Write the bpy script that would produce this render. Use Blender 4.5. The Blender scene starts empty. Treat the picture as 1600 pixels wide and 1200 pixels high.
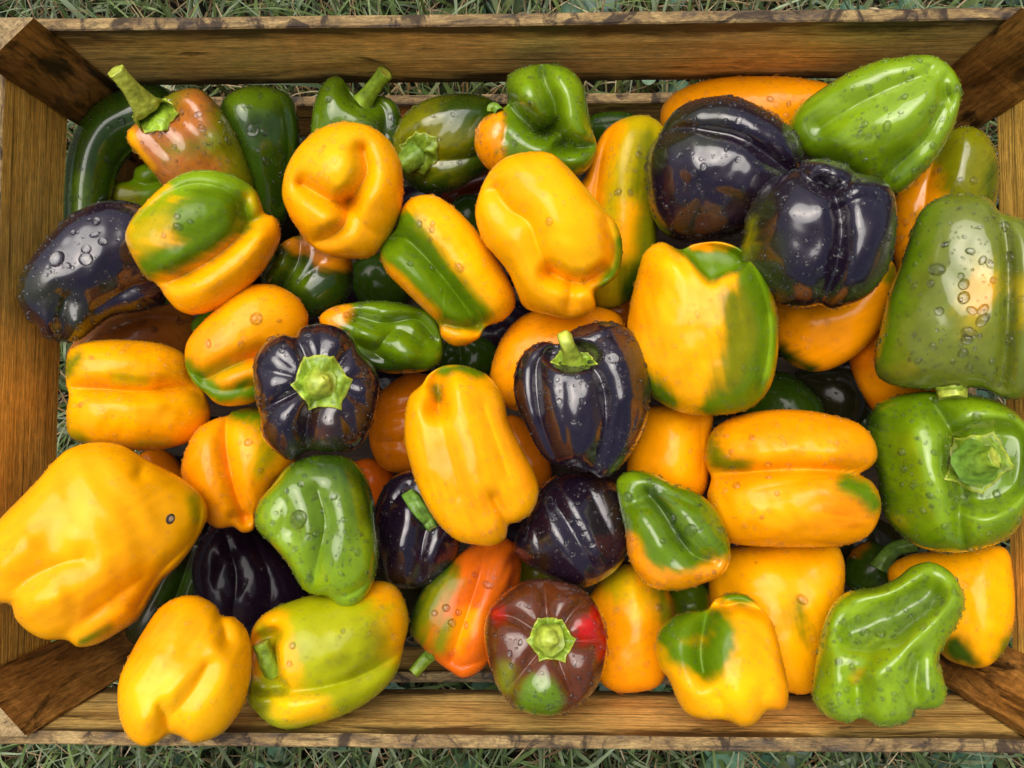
import bpy, math, random
import numpy as np
from mathutils import Vector, Matrix, Euler

# ------------------------------------------------------------------ camera, sky, sun, exposure
SC = bpy.context.scene
COL = SC.collection
F = 1250.0                                   # focal length in photo pixels (1600 wide)
CAM = np.array([0.00245, -0.02812, 0.63295])
CAM_ROT = Euler((0.050431, 0.022326, 0.000322), 'XYZ')
cd = bpy.data.cameras.new('camera')
cd.sensor_width = 36.0
cd.lens = F / 1600.0 * 36.0
cd.clip_start = 0.01
cd.clip_end = 200.0
cam = bpy.data.objects.new('camera', cd)
cam.location = CAM
cam.rotation_euler = CAM_ROT
COL.objects.link(cam)
SC.camera = cam

SUN_ELEV, SUN_AZ = math.radians(70), math.radians(-36)      # azimuth from +Y (top of picture) towards +X
world = bpy.data.worlds.new('World')
SC.world = world
world.use_nodes = True
wn = world.node_tree
bg = wn.nodes['Background']
sky = wn.nodes.new('ShaderNodeTexSky')
sky.sky_type = 'NISHITA'
sky.sun_disc = False
sky.sun_elevation = SUN_ELEV
sky.sun_rotation = SUN_AZ
sky.dust_density = 6.0
sky.air_density = 0.8
sky.ozone_density = 1.0
wn.links.new(sky.outputs['Color'], bg.inputs['Color'])
bg.inputs['Strength'].default_value = 0.05
sd = bpy.data.lights.new('sun', 'SUN')
sd.energy = 1.5
sd.angle = math.radians(64)                                 # bright thin overcast: a broad soft sun
sd.color = (1.0, 0.97, 0.93)
sun = bpy.data.objects.new('sun', sd)
sdir = Vector((math.sin(SUN_AZ) * math.cos(SUN_ELEV), math.cos(SUN_AZ) * math.cos(SUN_ELEV), math.sin(SUN_ELEV)))
sun.rotation_euler = sdir.to_track_quat('Z', 'Y').to_euler()
COL.objects.link(sun)
vs = SC.view_settings
vs.view_transform = 'Standard'
vs.look = 'None'
vs.exposure = 1.14
vs.gamma = 1.0
vs.use_curve_mapping = False
SC.render.engine = 'CYCLES'
SC.cycles.use_denoising = True
SC.cycles.max_bounces = 5
SC.cycles.diffuse_bounces = 3
SC.cycles.glossy_bounces = 3
SC.cycles.transmission_bounces = 4
SC.cycles.transparent_max_bounces = 8

RND = random.Random(7)
NPR = np.random.RandomState(11)
RC = np.array(CAM_ROT.to_matrix())


def ray(px, py):
    d = np.stack([(np.asarray(px, float) - 800) / F, (600 - np.asarray(py, float)) / F, -np.ones_like(np.asarray(px, float))], -1)
    return d @ RC.T


def unproj(px, py, z):
    d = ray(px, py)
    t = (z - CAM[2]) / d[..., 2]
    return CAM + d * t[..., None]


# ------------------------------------------------------------------ small helpers
def make_mesh(name, verts, faces, smooth=True, mats=(), colors=None, mat_idx=None):
    """verts (n,3), faces (m,k) array or list of arrays of equal k"""
    me = bpy.data.meshes.new(name)
    blocks = faces if isinstance(faces, list) else [faces]
    blocks = [np.asarray(b, np.int32) for b in blocks if len(b)]
    loops = np.concatenate([b.ravel() for b in blocks])
    tot = np.concatenate([np.full(len(b), b.shape[1], np.int32) for b in blocks])
    start = np.concatenate([[0], np.cumsum(tot)[:-1]]).astype(np.int32)
    me.vertices.add(len(verts))
    me.vertices.foreach_set('co', np.asarray(verts, np.float32).ravel())
    me.loops.add(len(loops))
    me.loops.foreach_set('vertex_index', loops)
    me.polygons.add(len(tot))
    me.polygons.foreach_set('loop_start', start)
    me.polygons.foreach_set('loop_total', tot)
    if mat_idx is not None:
        me.polygons.foreach_set('material_index', np.asarray(mat_idx, np.int32))
    me.update(calc_edges=True)
    me.polygons.foreach_set('use_smooth', np.full(len(tot), bool(smooth)))
    if colors is not None:
        at = me.color_attributes.new('pigment', 'FLOAT_COLOR', 'POINT')
        c4 = np.ones((len(verts), 4), np.float32)
        c4[:, :3] = colors
        at.data.foreach_set('color', c4.ravel())
    for m in mats:
        me.materials.append(m)
    me.validate()
    return me


def link(name, me, parent=None, loc=(0, 0, 0), rot=(0, 0, 0)):
    o = bpy.data.objects.new(name, me)
    COL.objects.link(o)
    o.location = loc
    o.rotation_euler = rot
    if parent is not None:
        o.parent = parent
    return o


def spline(pts, n, closed=False):
    """Catmull-Rom through pts (any dimension), n samples"""
    P = np.asarray(pts, float)
    m = len(P)
    segs = m if closed else m - 1
    t = np.linspace(0, segs, n, endpoint=not closed)
    i = np.minimum(t.astype(int), segs - 1)
    f = (t - i)[:, None]
    if closed:
        a, b, c, d = P[(i - 1) % m], P[i % m], P[(i + 1) % m], P[(i + 2) % m]
    else:
        a, b, c, d = P[np.maximum(i - 1, 0)], P[i], P[np.minimum(i + 1, m - 1)], P[np.minimum(i + 2, m - 1)]
    return 0.5 * ((2 * b) + (c - a) * f + (2 * a - 5 * b + 4 * c - d) * f ** 2 + (3 * b - a - 3 * c + d) * f ** 3)


def parse(s):
    return np.array([[float(q) for q in p.split(',')] for p in s.split()])


def dist_polyline(P, L):
    """distance from points P (...,2) to polyline L (k,2) and the 0..1 position along it"""
    best = np.full(P.shape[:-1], 1e9)
    tt = np.zeros(P.shape[:-1])
    if len(L) == 1:
        return np.linalg.norm(P - L[0], axis=-1), tt + 0.5
    n = len(L) - 1
    for k in range(n):
        a, b = L[k], L[k + 1]
        ab = b - a
        t = np.clip(((P - a) @ ab) / (ab @ ab + 1e-12), 0, 1)
        d = np.linalg.norm(P - (a + t[..., None] * ab), axis=-1)
        m = d < best
        best = np.where(m, d, best)
        tt = np.where(m, (k + t) / n, tt)
    return best, tt


def fourier_noise(P, scale, seed, k=14):
    r = np.random.RandomState(seed)
    out = 0
    for _ in range(k):
        a = r.normal(size=P.shape[-1]) / scale
        out = out + np.sin(P @ a * 2.2 + r.uniform(0, 6.28))
    return out / math.sqrt(k)


# ------------------------------------------------------------------ materials
def new_mat(name):
    m = bpy.data.materials.new(name)
    m.use_nodes = True
    return m, m.node_tree.nodes, m.node_tree.links, m.node_tree.nodes['Principled BSDF']


def mat_skin(name, coat, cior, ior, crough, mottle):
    m, N, L, b = new_mat(name)
    at = N.new('ShaderNodeVertexColor'); at.layer_name = 'pigment'
    tc = N.new('ShaderNodeTexCoord')
    nz = N.new('ShaderNodeTexNoise'); nz.inputs['Scale'].default_value = 120; nz.inputs['Detail'].default_value = 5
    L.new(tc.outputs['Object'], nz.inputs['Vector'])
    mr = N.new('ShaderNodeMapRange')
    mr.inputs['From Min'].default_value = 0.3; mr.inputs['From Max'].default_value = 0.7
    mr.inputs['To Min'].default_value = 1 - mottle; mr.inputs['To Max'].default_value = 1 + mottle
    L.new(nz.outputs['Fac'], mr.inputs['Value'])
    mx = N.new('ShaderNodeMix'); mx.data_type = 'RGBA'; mx.blend_type = 'MULTIPLY'; mx.inputs['Factor'].default_value = 1.0
    L.new(at.outputs['Color'], mx.inputs['A']); L.new(mr.outputs['Result'], mx.inputs['B'])
    L.new(mx.outputs['Result'], b.inputs['Base Color'])
    n2 = N.new('ShaderNodeTexNoise'); n2.inputs['Scale'].default_value = 260; n2.inputs['Detail'].default_value = 3
    L.new(tc.outputs['Object'], n2.inputs['Vector'])
    r2 = N.new('ShaderNodeMapRange')
    r2.inputs['To Min'].default_value = 0.20; r2.inputs['To Max'].default_value = 0.34
    L.new(n2.outputs['Fac'], r2.inputs['Value'])
    L.new(r2.outputs['Result'], b.inputs['Roughness'])
    bp = N.new('ShaderNodeBump'); bp.inputs['Strength'].default_value = 0.06; bp.inputs['Distance'].default_value = 0.002
    L.new(nz.outputs['Fac'], bp.inputs['Height'])
    L.new(bp.outputs['Normal'], b.inputs['Normal'])
    b.inputs['IOR'].default_value = ior
    b.inputs['Coat Weight'].default_value = coat
    b.inputs['Coat Roughness'].default_value = crough
    b.inputs['Coat IOR'].default_value = cior
    return m


def mat_stem():
    m, N, L, b = new_mat('pepper_stem_green')
    at = N.new('ShaderNodeVertexColor'); at.layer_name = 'pigment'
    tc = N.new('ShaderNodeTexCoord')
    nz = N.new('ShaderNodeTexNoise'); nz.inputs['Scale'].default_value = 260; nz.inputs['Detail'].default_value = 4
    L.new(tc.outputs['Object'], nz.inputs['Vector'])
    mr = N.new('ShaderNodeMapRange')
    mr.inputs['From Min'].default_value = 0.3; mr.inputs['From Max'].default_value = 0.7
    mr.inputs['To Min'].default_value = 0.65; mr.inputs['To Max'].default_value = 1.25
    L.new(nz.outputs['Fac'], mr.inputs['Value'])
    mx = N.new('ShaderNodeMix'); mx.data_type = 'RGBA'; mx.blend_type = 'MULTIPLY'; mx.inputs['Factor'].default_value = 1.0
    L.new(at.outputs['Color'], mx.inputs['A']); L.new(mr.outputs['Result'], mx.inputs['B'])
    L.new(mx.outputs['Result'], b.inputs['Base Color'])
    b.inputs['Roughness'].default_value = 0.38
    bp = N.new('ShaderNodeBump'); bp.inputs['Strength'].default_value = 0.5; bp.inputs['Distance'].default_value = 0.0015
    L.new(nz.outputs['Fac'], bp.inputs['Height'])
    L.new(bp.outputs['Normal'], b.inputs['Normal'])
    return m


def mat_water(name, bend, ior):
    """clear water: mostly lets light straight through, the rest bends and mirrors it"""
    m, N, L, b = new_mat(name)
    b.inputs['Base Color'].default_value = (1, 1, 1, 1)
    b.inputs['Roughness'].default_value = 0.0
    b.inputs['IOR'].default_value = ior
    b.inputs['Transmission Weight'].default_value = 1.0
    tr = N.new('ShaderNodeBsdfTransparent')
    df = N.new('ShaderNodeBsdfDiffuse')
    df.inputs['Color'].default_value = (0.9, 0.92, 0.95, 1)  # trace of white brightens the beads, standing in for glints
    mx = N.new('ShaderNodeMixShader')
    mx.inputs['Fac'].default_value = bend
    L.new(tr.outputs['BSDF'], mx.inputs[1])
    L.new(b.outputs['BSDF'], mx.inputs[2])
    m2 = N.new('ShaderNodeMixShader')
    m2.inputs['Fac'].default_value = 0.006
    L.new(mx.outputs['Shader'], m2.inputs[1])
    L.new(df.outputs['BSDF'], m2.inputs[2])
    L.new(m2.outputs['Shader'], N['Material Output'].inputs['Surface'])
    return m


def mat_wood(name, light, mid, dark, scorch=0.5, rough=0.42, grain=1.0, seed=0.0, half=None, burn=0.8, run=1.0):
    """stained wood; the grain runs along the object's local X; half = half height of the board (its long edges are scorched)"""
    m, N, L, b = new_mat(name)
    tc = N.new('ShaderNodeTexCoord')
    oi = N.new('ShaderNodeObjectInfo')
    off = N.new('ShaderNodeVectorMath'); off.operation = 'SCALE'; off.inputs['Scale'].default_value = 9.0
    cmb = N.new('ShaderNodeCombineXYZ')
    for k in range(3):
        L.new(oi.outputs['Random'], cmb.inputs[k])
    L.new(cmb.outputs['Vector'], off.inputs[0])
    add = N.new('ShaderNodeVectorMath'); add.operation = 'ADD'
    L.new(tc.outputs['Object'], add.inputs[0]); L.new(off.outputs['Vector'], add.inputs[1])

    def noise(sx, sy, sz, detail=4.0, rough_=0.55, dist=0.0):
        mp = N.new('ShaderNodeMapping')
        mp.inputs['Scale'].default_value = (sx, sy, sz)
        mp.inputs['Location'].default_value = (seed, seed * 1.7, seed * 0.6)
        L.new(add.outputs['Vector'], mp.inputs['Vector'])
        n = N.new('ShaderNodeTexNoise')
        n.inputs['Scale'].default_value = 1.0
        n.inputs['Detail'].default_value = detail
        n.inputs['Roughness'].default_value = rough_
        n.inputs['Distortion'].default_value = dist
        L.new(mp.outputs['Vector'], n.inputs['Vector'])
        return n.outputs['Fac']

    def rng(src, f0, f1, t0, t1, smooth=True):
        r = N.new('ShaderNodeMapRange')
        if smooth:
            r.interpolation_type = 'SMOOTHSTEP'
        r.inputs['From Min'].default_value = f0; r.inputs['From Max'].default_value = f1
        r.inputs['To Min'].default_value = t0; r.inputs['To Max'].default_value = t1
        L.new(src, r.inputs['Value'])
        return r.outputs['Result']

    def mul(col, fac):
        x = N.new('ShaderNodeMix'); x.data_type = 'RGBA'; x.blend_type = 'MULTIPLY'; x.inputs['Factor'].default_value = 1
        L.new(col, x.inputs['A']); L.new(fac, x.inputs['B'])
        return x.outputs['Result']

    def over(col, fac, rgb):
        x = N.new('ShaderNodeMix'); x.data_type = 'RGBA'
        L.new(fac, x.inputs['Factor']); L.new(col, x.inputs['A']); x.inputs['B'].default_value = (*rgb, 1)
        return x.outputs['Result']
    g1 = noise(5 * run, 62 * grain, 62 * grain, 6, 0.65, 0.8)        # broad growth bands
    g2 = noise(60 * run, 900 * grain, 900 * grain, 3, 0.7)             # fine fibres
    g3 = noise(9 * run, 42, 42, 5, 0.65, 1.5)                          # scorched and stained areas
    g4 = noise(4 * run, 260 * grain, 330 * grain, 2, 0.5, 0.4)         # thin dark grain lines
    g5 = noise(140, 300, 300, 4, 0.7)                            # speckle and dirt
    cr = N.new('ShaderNodeValToRGB')
    e = cr.color_ramp.elements
    e[0].position = 0.32; e[0].color = (*dark, 1)
    e[1].position = 0.64; e[1].color = (*light, 1)
    k = e.new(0.47); k.color = (*mid, 1)
    L.new(g1, cr.inputs['Fac'])
    col = mul(cr.outputs['Color'], rng(g2, 0.25, 0.75, 0.45, 1.4, False))
    col = mul(col, rng(g4, 0.58, 0.70, 1.0, 0.42))
    col = mul(col, rng(g5, 0.3, 0.7, 0.78, 1.16))
    black = (0.022, 0.0115, 0.006)
    col = over(col, rng(g3, 0.64 - 0.14 * scorch, 0.78 - 0.14 * scorch, 0.0, 0.9), black)
    if half:
        sp = N.new('ShaderNodeSeparateXYZ'); L.new(tc.outputs['Object'], sp.inputs[0])
        ab = N.new('ShaderNodeMath'); ab.operation = 'ABSOLUTE'; L.new(sp.outputs['Z'], ab.inputs[0])
        ad = N.new('ShaderNodeMath'); ad.operation = 'MULTIPLY_ADD'
        L.new(noise(16, 60, 60, 5, 0.65, 0.8), ad.inputs[0]); ad.inputs[1].default_value = 0.034; L.new(ab.outputs[0], ad.inputs[2])
        col = over(col, rng(ad.outputs[0], half + 0.001, half + 0.0125, 0.0, burn), black)
    L.new(col, b.inputs['Base Color'])
    b.inputs['Roughness'].default_value = rough
    bp = N.new('ShaderNodeBump'); bp.inputs['Strength'].default_value = 0.6; bp.inputs['Distance'].default_value = 0.0012
    L.new(g2, bp.inputs['Height'])
    b2 = N.new('ShaderNodeBump'); b2.inputs['Strength'].default_value = 0.4; b2.inputs['Distance'].default_value = 0.002
    L.new(g4, b2.inputs['Height']); L.new(bp.outputs['Normal'], b2.inputs['Normal'])
    L.new(b2.outputs['Normal'], b.inputs['Normal'])
    return m


def mat_attr(name, rough=0.6, noise_scale=90, lo=0.7, hi=1.25, transl=0.0):
    m, N, L, b = new_mat(name)
    at = N.new('ShaderNodeVertexColor'); at.layer_name = 'pigment'
    tc = N.new('ShaderNodeTexCoord')
    nz = N.new('ShaderNodeTexNoise'); nz.inputs['Scale'].default_value = noise_scale; nz.inputs['Detail'].default_value = 3
    L.new(tc.outputs['Object'], nz.inputs['Vector'])
    mr = N.new('ShaderNodeMapRange')
    mr.inputs['From Min'].default_value = 0.3; mr.inputs['From Max'].default_value = 0.7
    mr.inputs['To Min'].default_value = lo; mr.inputs['To Max'].default_value = hi
    L.new(nz.outputs['Fac'], mr.inputs['Value'])
    mx = N.new('ShaderNodeMix'); mx.data_type = 'RGBA'; mx.blend_type = 'MULTIPLY'; mx.inputs['Factor'].default_value = 1.0
    L.new(at.outputs['Color'], mx.inputs['A']); L.new(mr.outputs['Result'], mx.inputs['B'])
    L.new(mx.outputs['Result'], b.inputs['Base Color'])
    b.inputs['Roughness'].default_value = rough
    return m


def mat_soil():
    m, N, L, b = new_mat('soil_and_thatch')
    tc = N.new('ShaderNodeTexCoord')
    nz = N.new('ShaderNodeTexNoise'); nz.inputs['Scale'].default_value = 60; nz.inputs['Detail'].default_value = 8
    L.new(tc.outputs['Object'], nz.inputs['Vector'])
    cr = N.new('ShaderNodeValToRGB')
    e = cr.color_ramp.elements
    e[0].position = 0.35; e[0].color = (0.006, 0.006, 0.003, 1)
    e[1].position = 0.7; e[1].color = (0.045, 0.038, 0.018, 1)
    L.new(nz.outputs['Fac'], cr.inputs['Fac'])
    L.new(cr.outputs['Color'], b.inputs['Base Color'])
    b.inputs['Roughness'].default_value = 0.9
    return m


SKIN = mat_skin('pepper_skin', 0.28, 1.42, 1.22, 0.12, 0.05)
SKIN_GREEN = mat_skin('pepper_skin_green', 0.95, 1.5, 1.3, 0.09, 0.10)
SKIN_DARK = mat_skin('pepper_skin_purple', 1.0, 1.62, 1.38, 0.13, 0.12)
STEM, WATER, WATER_BIG = mat_stem(), mat_water('fine_water_drops', 0.8, 1.36), mat_water('water_drop', 0.97, 1.33)
WATER_THIN = mat_water('thin_water_drops', 0.32, 1.36)


def skin_for(base):
    return SKIN_DARK if base in ('BK', 'BG') else SKIN_GREEN if base in ('G', 'LG', 'DG', 'OL', 'RB', 'GO') else SKIN

WOOD_SIDE = mat_wood('stained_wood_side', (0.94, 0.64, 0.20), (0.84, 0.53, 0.145), (0.40, 0.21, 0.055), 0.55, 0.42, 1.0, 0.0, 0.037, 0.9)
WOOD_END = mat_wood('stained_wood_end', (0.94, 0.56, 0.110), (0.87, 0.49, 0.085), (0.72, 0.36, 0.056), -0.2, 0.38, 1.3, 3.0)
WOOD_POST = mat_wood('stained_wood_post', (0.58, 0.28, 0.062), (0.38, 0.165, 0.032), (0.12, 0.046, 0.010), 0.95, 0.34, 0.6, 7.0)
WOOD_EDGE = mat_wood('sawn_scorched_edge', (0.44, 0.30, 0.115), (0.24, 0.15, 0.055), (0.060, 0.048, 0.040), 1.1, 0.8, 1.6, 5.0, run=5.0)
WOOD_GAP_SHADE = mat_wood('gap_shade_wood', (0.07, 0.04, 0.015), (0.04, 0.022, 0.008), (0.012, 0.007, 0.004), 0.6, 0.6, 1.0, 9.0)  # floor slats: the shade of the gaps is put into this wood colour
WOOD_CUT = mat_wood('pale_end_grain', (0.46, 0.33, 0.15), (0.33, 0.22, 0.09), (0.16, 0.10, 0.04), 0.15, 0.75, 1.5, 2.0)
GRASS = mat_attr('grass_blades', 0.5)
LEAF = mat_attr('clover_leaves', 0.5, 300, 0.8, 1.15)
SOIL = mat_soil()

# ------------------------------------------------------------------ the ground and the grass round the crate
v = np.array([[-8, -8, 0], [8, -8, 0], [8, 8, 0], [-8, 8, 0]], float)
ground = link('ground', make_mesh('ground', v, np.array([[0, 1, 2, 3]]), mats=[SOIL]))
ground['kind'] = 'structure'

HL, HW, RIM = 0.300, 0.200, 0.200          # half length, half width, rim height of the crate
T = 0.007                                  # plank thickness


def grass():
    r = np.random.RandomState(3)
    V, Q, C = [], [], []
    base = 0
    n = 0
    greens = [(0.09, 0.15, 0.035), (0.13, 0.19, 0.05), (0.05, 0.085, 0.025), (0.16, 0.21, 0.09), (0.22, 0.28, 0.15)]
    straw = [(0.42, 0.31, 0.15), (0.32, 0.21, 0.09), (0.20, 0.12, 0.05), (0.52, 0.42, 0.24)]
    while n < 12000:
        x, y = r.uniform(-0.46, 0.46), r.uniform(-0.38, 0.38)
        inside = abs(x) < HL - 0.035 and abs(y) < HW - 0.03
        if inside:
            continue
        # keep stems clear of the planks themselves
        under = abs(x) < HL + 0.012 and abs(y) < HW + 0.012
        n += 1
        dead = r.rand() < (0.40 if y > -0.1 else 0.28)
        h = r.uniform(0.03, 0.085) * (0.55 if under else 1.0) * (0.75 if dead else 1)
        ln = r.uniform(0.02, 0.09) * (0.45 if under else 1.0)
        a = r.uniform(0, 6.283)
        w = r.uniform(0.0006, 0.0016) * (0.55 if dead else 1.0)
        if r.rand() < 0.10 and not dead:
            w *= r.uniform(1.6, 2.8)
        k = 6
        t = np.linspace(0, 1, k)
        out = ln * t ** 1.6
        zz = h * (1 - (1 - t) ** 1.7) - (0.45 * h * t ** 3 if r.rand() < 0.5 else 0)
        px = x + np.cos(a) * out
        py = y + np.sin(a) * out
        if under and not inside:
            # blades under the crate lean outwards and stay low
            zz = zz * 0.7
        else:
            lim = 0.008
            ox, oy = np.abs(px) < HL + lim, np.abs(py) < HW + lim
            if (ox & oy).any():
                px, py = 2 * x - px, 2 * y - py
                if ((np.abs(px) < HL + lim) & (np.abs(py) < HW + lim)).any():
                    continue
        ww = w * (1 - t ** 2.2) + 0.00015
        nx, ny = -np.sin(a) * ww, np.cos(a) * ww
        tw = r.uniform(-1, 1) * ww
        Lp = np.stack([px + nx, py + ny, zz + tw], 1)
        Rp = np.stack([px - nx, py - ny, zz - tw], 1)
        V.append(np.concatenate([Lp, Rp]))
        i = np.arange(k - 1)
        Q.append(np.stack([base + i, base + i + 1, base + k + i + 1, base + k + i], 1))
        c = np.array((straw if dead else greens)[r.randint(4 if dead else 5)]) * r.uniform(0.5, 1.05)
        C.append(np.tile(c, (2 * k, 1)) * np.concatenate([0.55 + 0.45 * t, 0.55 + 0.45 * t])[:, None] ** (0 if dead else 0.0))
        base += 2 * k
    o = link('grass', make_mesh('grass', np.concatenate(V), np.concatenate(Q), mats=[GRASS], colors=np.concatenate(C)))
    o['kind'] = 'stuff'
    o['label'] = 'meadow grass and dry straw growing round the crate'
    o['category'] = 'grass'


def clover():
    r = np.random.RandomState(8)
    V, Q, C = [], [], []
    base = 0
    spots = []
    for _ in range(230):
        x = r.uniform(-0.42, 0.42)
        y = -HW - 0.012 - abs(r.normal(0, 0.05)) if r.rand() < 0.62 else HW + 0.03 + abs(r.normal(0, 0.05))
        if y > 0 and x < 0.0 and r.rand() < 0.75:
            continue
        if y < 0 and x < -0.12 and r.rand() < 0.65:
            continue
        spots.append((x, y))
    for _ in range(26):
        spots.append((HL - 0.02 + r.uniform(0.0, 0.05), r.uniform(-0.16, 0.16)))
    for (x, y) in spots:
        z = r.uniform(0.012, 0.05)
        s = r.uniform(0.005, 0.0105)
        a0 = r.uniform(0, 6.28)
        tilt = r.normal(0, 0.28, 2)
        c = np.array([(0.05, 0.12, 0.06), (0.035, 0.085, 0.05), (0.08, 0.16, 0.09)][r.randint(3)]) * r.uniform(0.7, 1.3)
        for k in range(3):
            a = a0 + k * 2.094
            u = np.linspace(0, 2 * np.pi, 12, endpoint=False)
            lx = s * (1.0 + 0.95 * np.cos(u) - 0.10 * np.cos(2 * u))
            ly = s * 0.92 * np.sin(u)
            cx = np.concatenate([[s * 1.0], lx]); cy = np.concatenate([[0], ly])
            cz = 0.20 * np.abs(cy) + 0.08 * np.sin(cx * 900)*s
            X = np.cos(a) * cx - np.sin(a) * cy
            Y = np.sin(a) * cx + np.cos(a) * cy
            Z = cz + X * tilt[0] + Y * tilt[1]
            V.append(np.stack([x + X, y + Y, z + Z], 1))
            i = np.arange(12)
            Q.append(np.stack([np.full(12, base), base + 1 + i, base + 1 + (i + 1) % 12], 1))
            cc = np.tile(c, (13, 1)); cc[0] *= 1.35
            C.append(cc)
            base += 13
    o = link('clover', make_mesh('clover', np.concatenate(V), np.concatenate(Q), mats=[LEAF], colors=np.concatenate(C)))
    o['kind'] = 'stuff'
    o['label'] = 'low clover leaves growing among the grass round the crate'
    o['category'] = 'clover'


grass()
clover()

# ------------------------------------------------------------------ the crate
crate = bpy.data.objects.new('wooden_crate', None)
COL.objects.link(crate)
crate['label'] = 'brown stained wooden slatted crate with triangular corner posts, full of peppers'
crate['category'] = 'crate'


def plank(name, length, height, thick, loc, rotz, mats, seed, wob=0.0006, parent=crate):
    """board lying along local X, standing on edge (height = local Z), top edge material = slot 1"""
    r = np.random.RandomState(seed)
    n = 60
    xs = np.linspace(-length / 2, length / 2, n)

    def wv(s, amp):
        return amp * fourier_noise(xs[:, None] / length * 6, s, r.randint(9999), 8)
    ht = height / 2 + wv(0.5, wob) + wv(0.12, wob * 0.5)
    hb = -height / 2 + wv(0.5, wob * 0.8)
    yo = thick / 2 + wv(0.8, wob * 0.3)
    yi = -thick / 2 + wv(0.8, wob * 0.3)
    ch = 0.0009
    ring = [
        (yi, hb + ch), (yi, ht - ch), (yi + ch, ht), (yo - ch, ht), (yo, ht - ch), (yo, hb + ch), (yo - ch, hb), (yi + ch, hb)]
    V = np.concatenate([np.stack([xs, y, z], 1) for (y, z) in ring])
    k = len(ring)
    Q, mi = [], []
    i = np.arange(n - 1)
    for a in range(k):
        b2 = (a + 1) % k
        Q.append(np.stack([a * n + i, a * n + i + 1, b2 * n + i + 1, b2 * n + i], 1))
        mi.append(np.full(n - 1, 1 if a in (1, 2, 3) else 0))
    caps = np.array([[a * n for a in range(k)], [a * n + n - 1 for a in range(k)][::-1]])
    me = make_mesh(name, V, [np.concatenate(Q), caps], smooth=False, mats=mats,
                   mat_idx=np.concatenate(mi + [np.array([2, 2])]))
    return link(name, me, parent, loc, (0, 0, rotz))


PH, EH = 0.074, 0.062
sm = [WOOD_SIDE, WOOD_EDGE, WOOD_CUT]
em = [WOOD_END, WOOD_EDGE, WOOD_CUT]
pi = math.pi
Z2 = 0.0915                                   # top of the lower side planks
plank('side_plank', 2 * HL, PH, T, (0, HW - T / 2, RIM - PH / 2), 0, sm, 1)
plank('side_plank', 2 * HL, PH, T, (0, -HW + T / 2, RIM - PH / 2), pi, sm, 22)
plank('side_plank', 2 * HL, 0.062, T, (0, HW - T / 2, Z2 - 0.031), 0, sm, 3)
plank('side_plank', 2 * HL, 0.062, T, (0, -HW + T / 2, Z2 - 0.031), pi, sm, 4)
for sx, s0 in ((-1, 5), (1, 7)):
    plank('end_plank', 2 * HW - 2 * T - 0.001, EH, T, (sx * (HL - T / 2), 0, RIM - EH / 2 - 0.001), -sx * pi / 2, em, s0)
    plank('end_plank', 2 * HW - 2 * T - 0.001, 0.055, T, (sx * (HL - T / 2), 0, 0.066), -sx * pi / 2, em, s0 + 1)
for k in range(7):
    plank('floor_slat', 2 * HL - 2 * T - 0.004, 0.006, 0.046, (0, -0.162 + k * 0.054, 0.026), 0, [WOOD_GAP_SHADE] * 3, 40 + k)


def corner_post(sx, sy, seed):
    """triangular post in the corner; its mesh runs along local X, which is stood up"""
    leg, h = (0.026 if (sx < 0 and sy > 0) else 0.030), (0.214 if sy > 0 else 0.207)
    n = 26
    zs = np.linspace(-h / 2, h / 2, n)
    r = np.random.RandomState(seed)
    c = 0.0012
    # corner at origin, legs along +Y and +Z of the local frame (before standing up)
    tri = [(0, 0), (leg - c, 0), (leg, c * 0.4), (leg - 0.5 * c, c), (c, leg - 0.5 * c), (c * 0.4, leg), (0, leg - c)]
    V = []
    for (a, b2) in tri:
        wob = 0.0005 * fourier_noise(zs[:, None] * 40, 1.0, r.randint(9999), 8)
        V.append(np.stack([zs, a + wob * (a > 0), b2 + wob * (b2 > 0)], 1))
    V = np.concatenate(V)
    k = len(tri)
    i = np.arange(n - 1)
    Q = [np.stack([a * n + i, a * n + i + 1, ((a + 1) % k) * n + i + 1, ((a + 1) % k) * n + i], 1) for a in range(k)]
    caps = np.array([[a * n for a in range(k)], [a * n + n - 1 for a in range(k)][::-1]])
    mi = np.concatenate([np.zeros(k * (n - 1), int), [1, 1]])
    # to crate coordinates: local x -> up; y,z -> inwards from the corner
    gap = 0.0004
    me = make_mesh('corner_post', V, [np.concatenate(Q), caps], smooth=False, mats=[WOOD_POST, WOOD_CUT], mat_idx=mi)
    o = link('corner_post', me, crate)
    ex, ey = Vector((-sx, 0, 0)), Vector((0, -sy, 0))
    if sx * sy > 0:
        m = Matrix((( 0, ex.x, ey.x), (0, ex.y, ey.y), (1, 0, 0)))
    else:
        m = Matrix((( 0, ey.x, ex.x), (0, ey.y, ex.y), (1, 0, 0)))
    m4 = m.to_4x4()
    m4.translation = Vector((sx * (HL - T - gap), sy * (HW - T - gap), h / 2 + 0.001))
    o.matrix_local = m4
    return o


posts = [corner_post(-1, 1, 1), corner_post(1, 1, 2), corner_post(-1, -1, 3), corner_post(1, -1, 4)]

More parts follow.
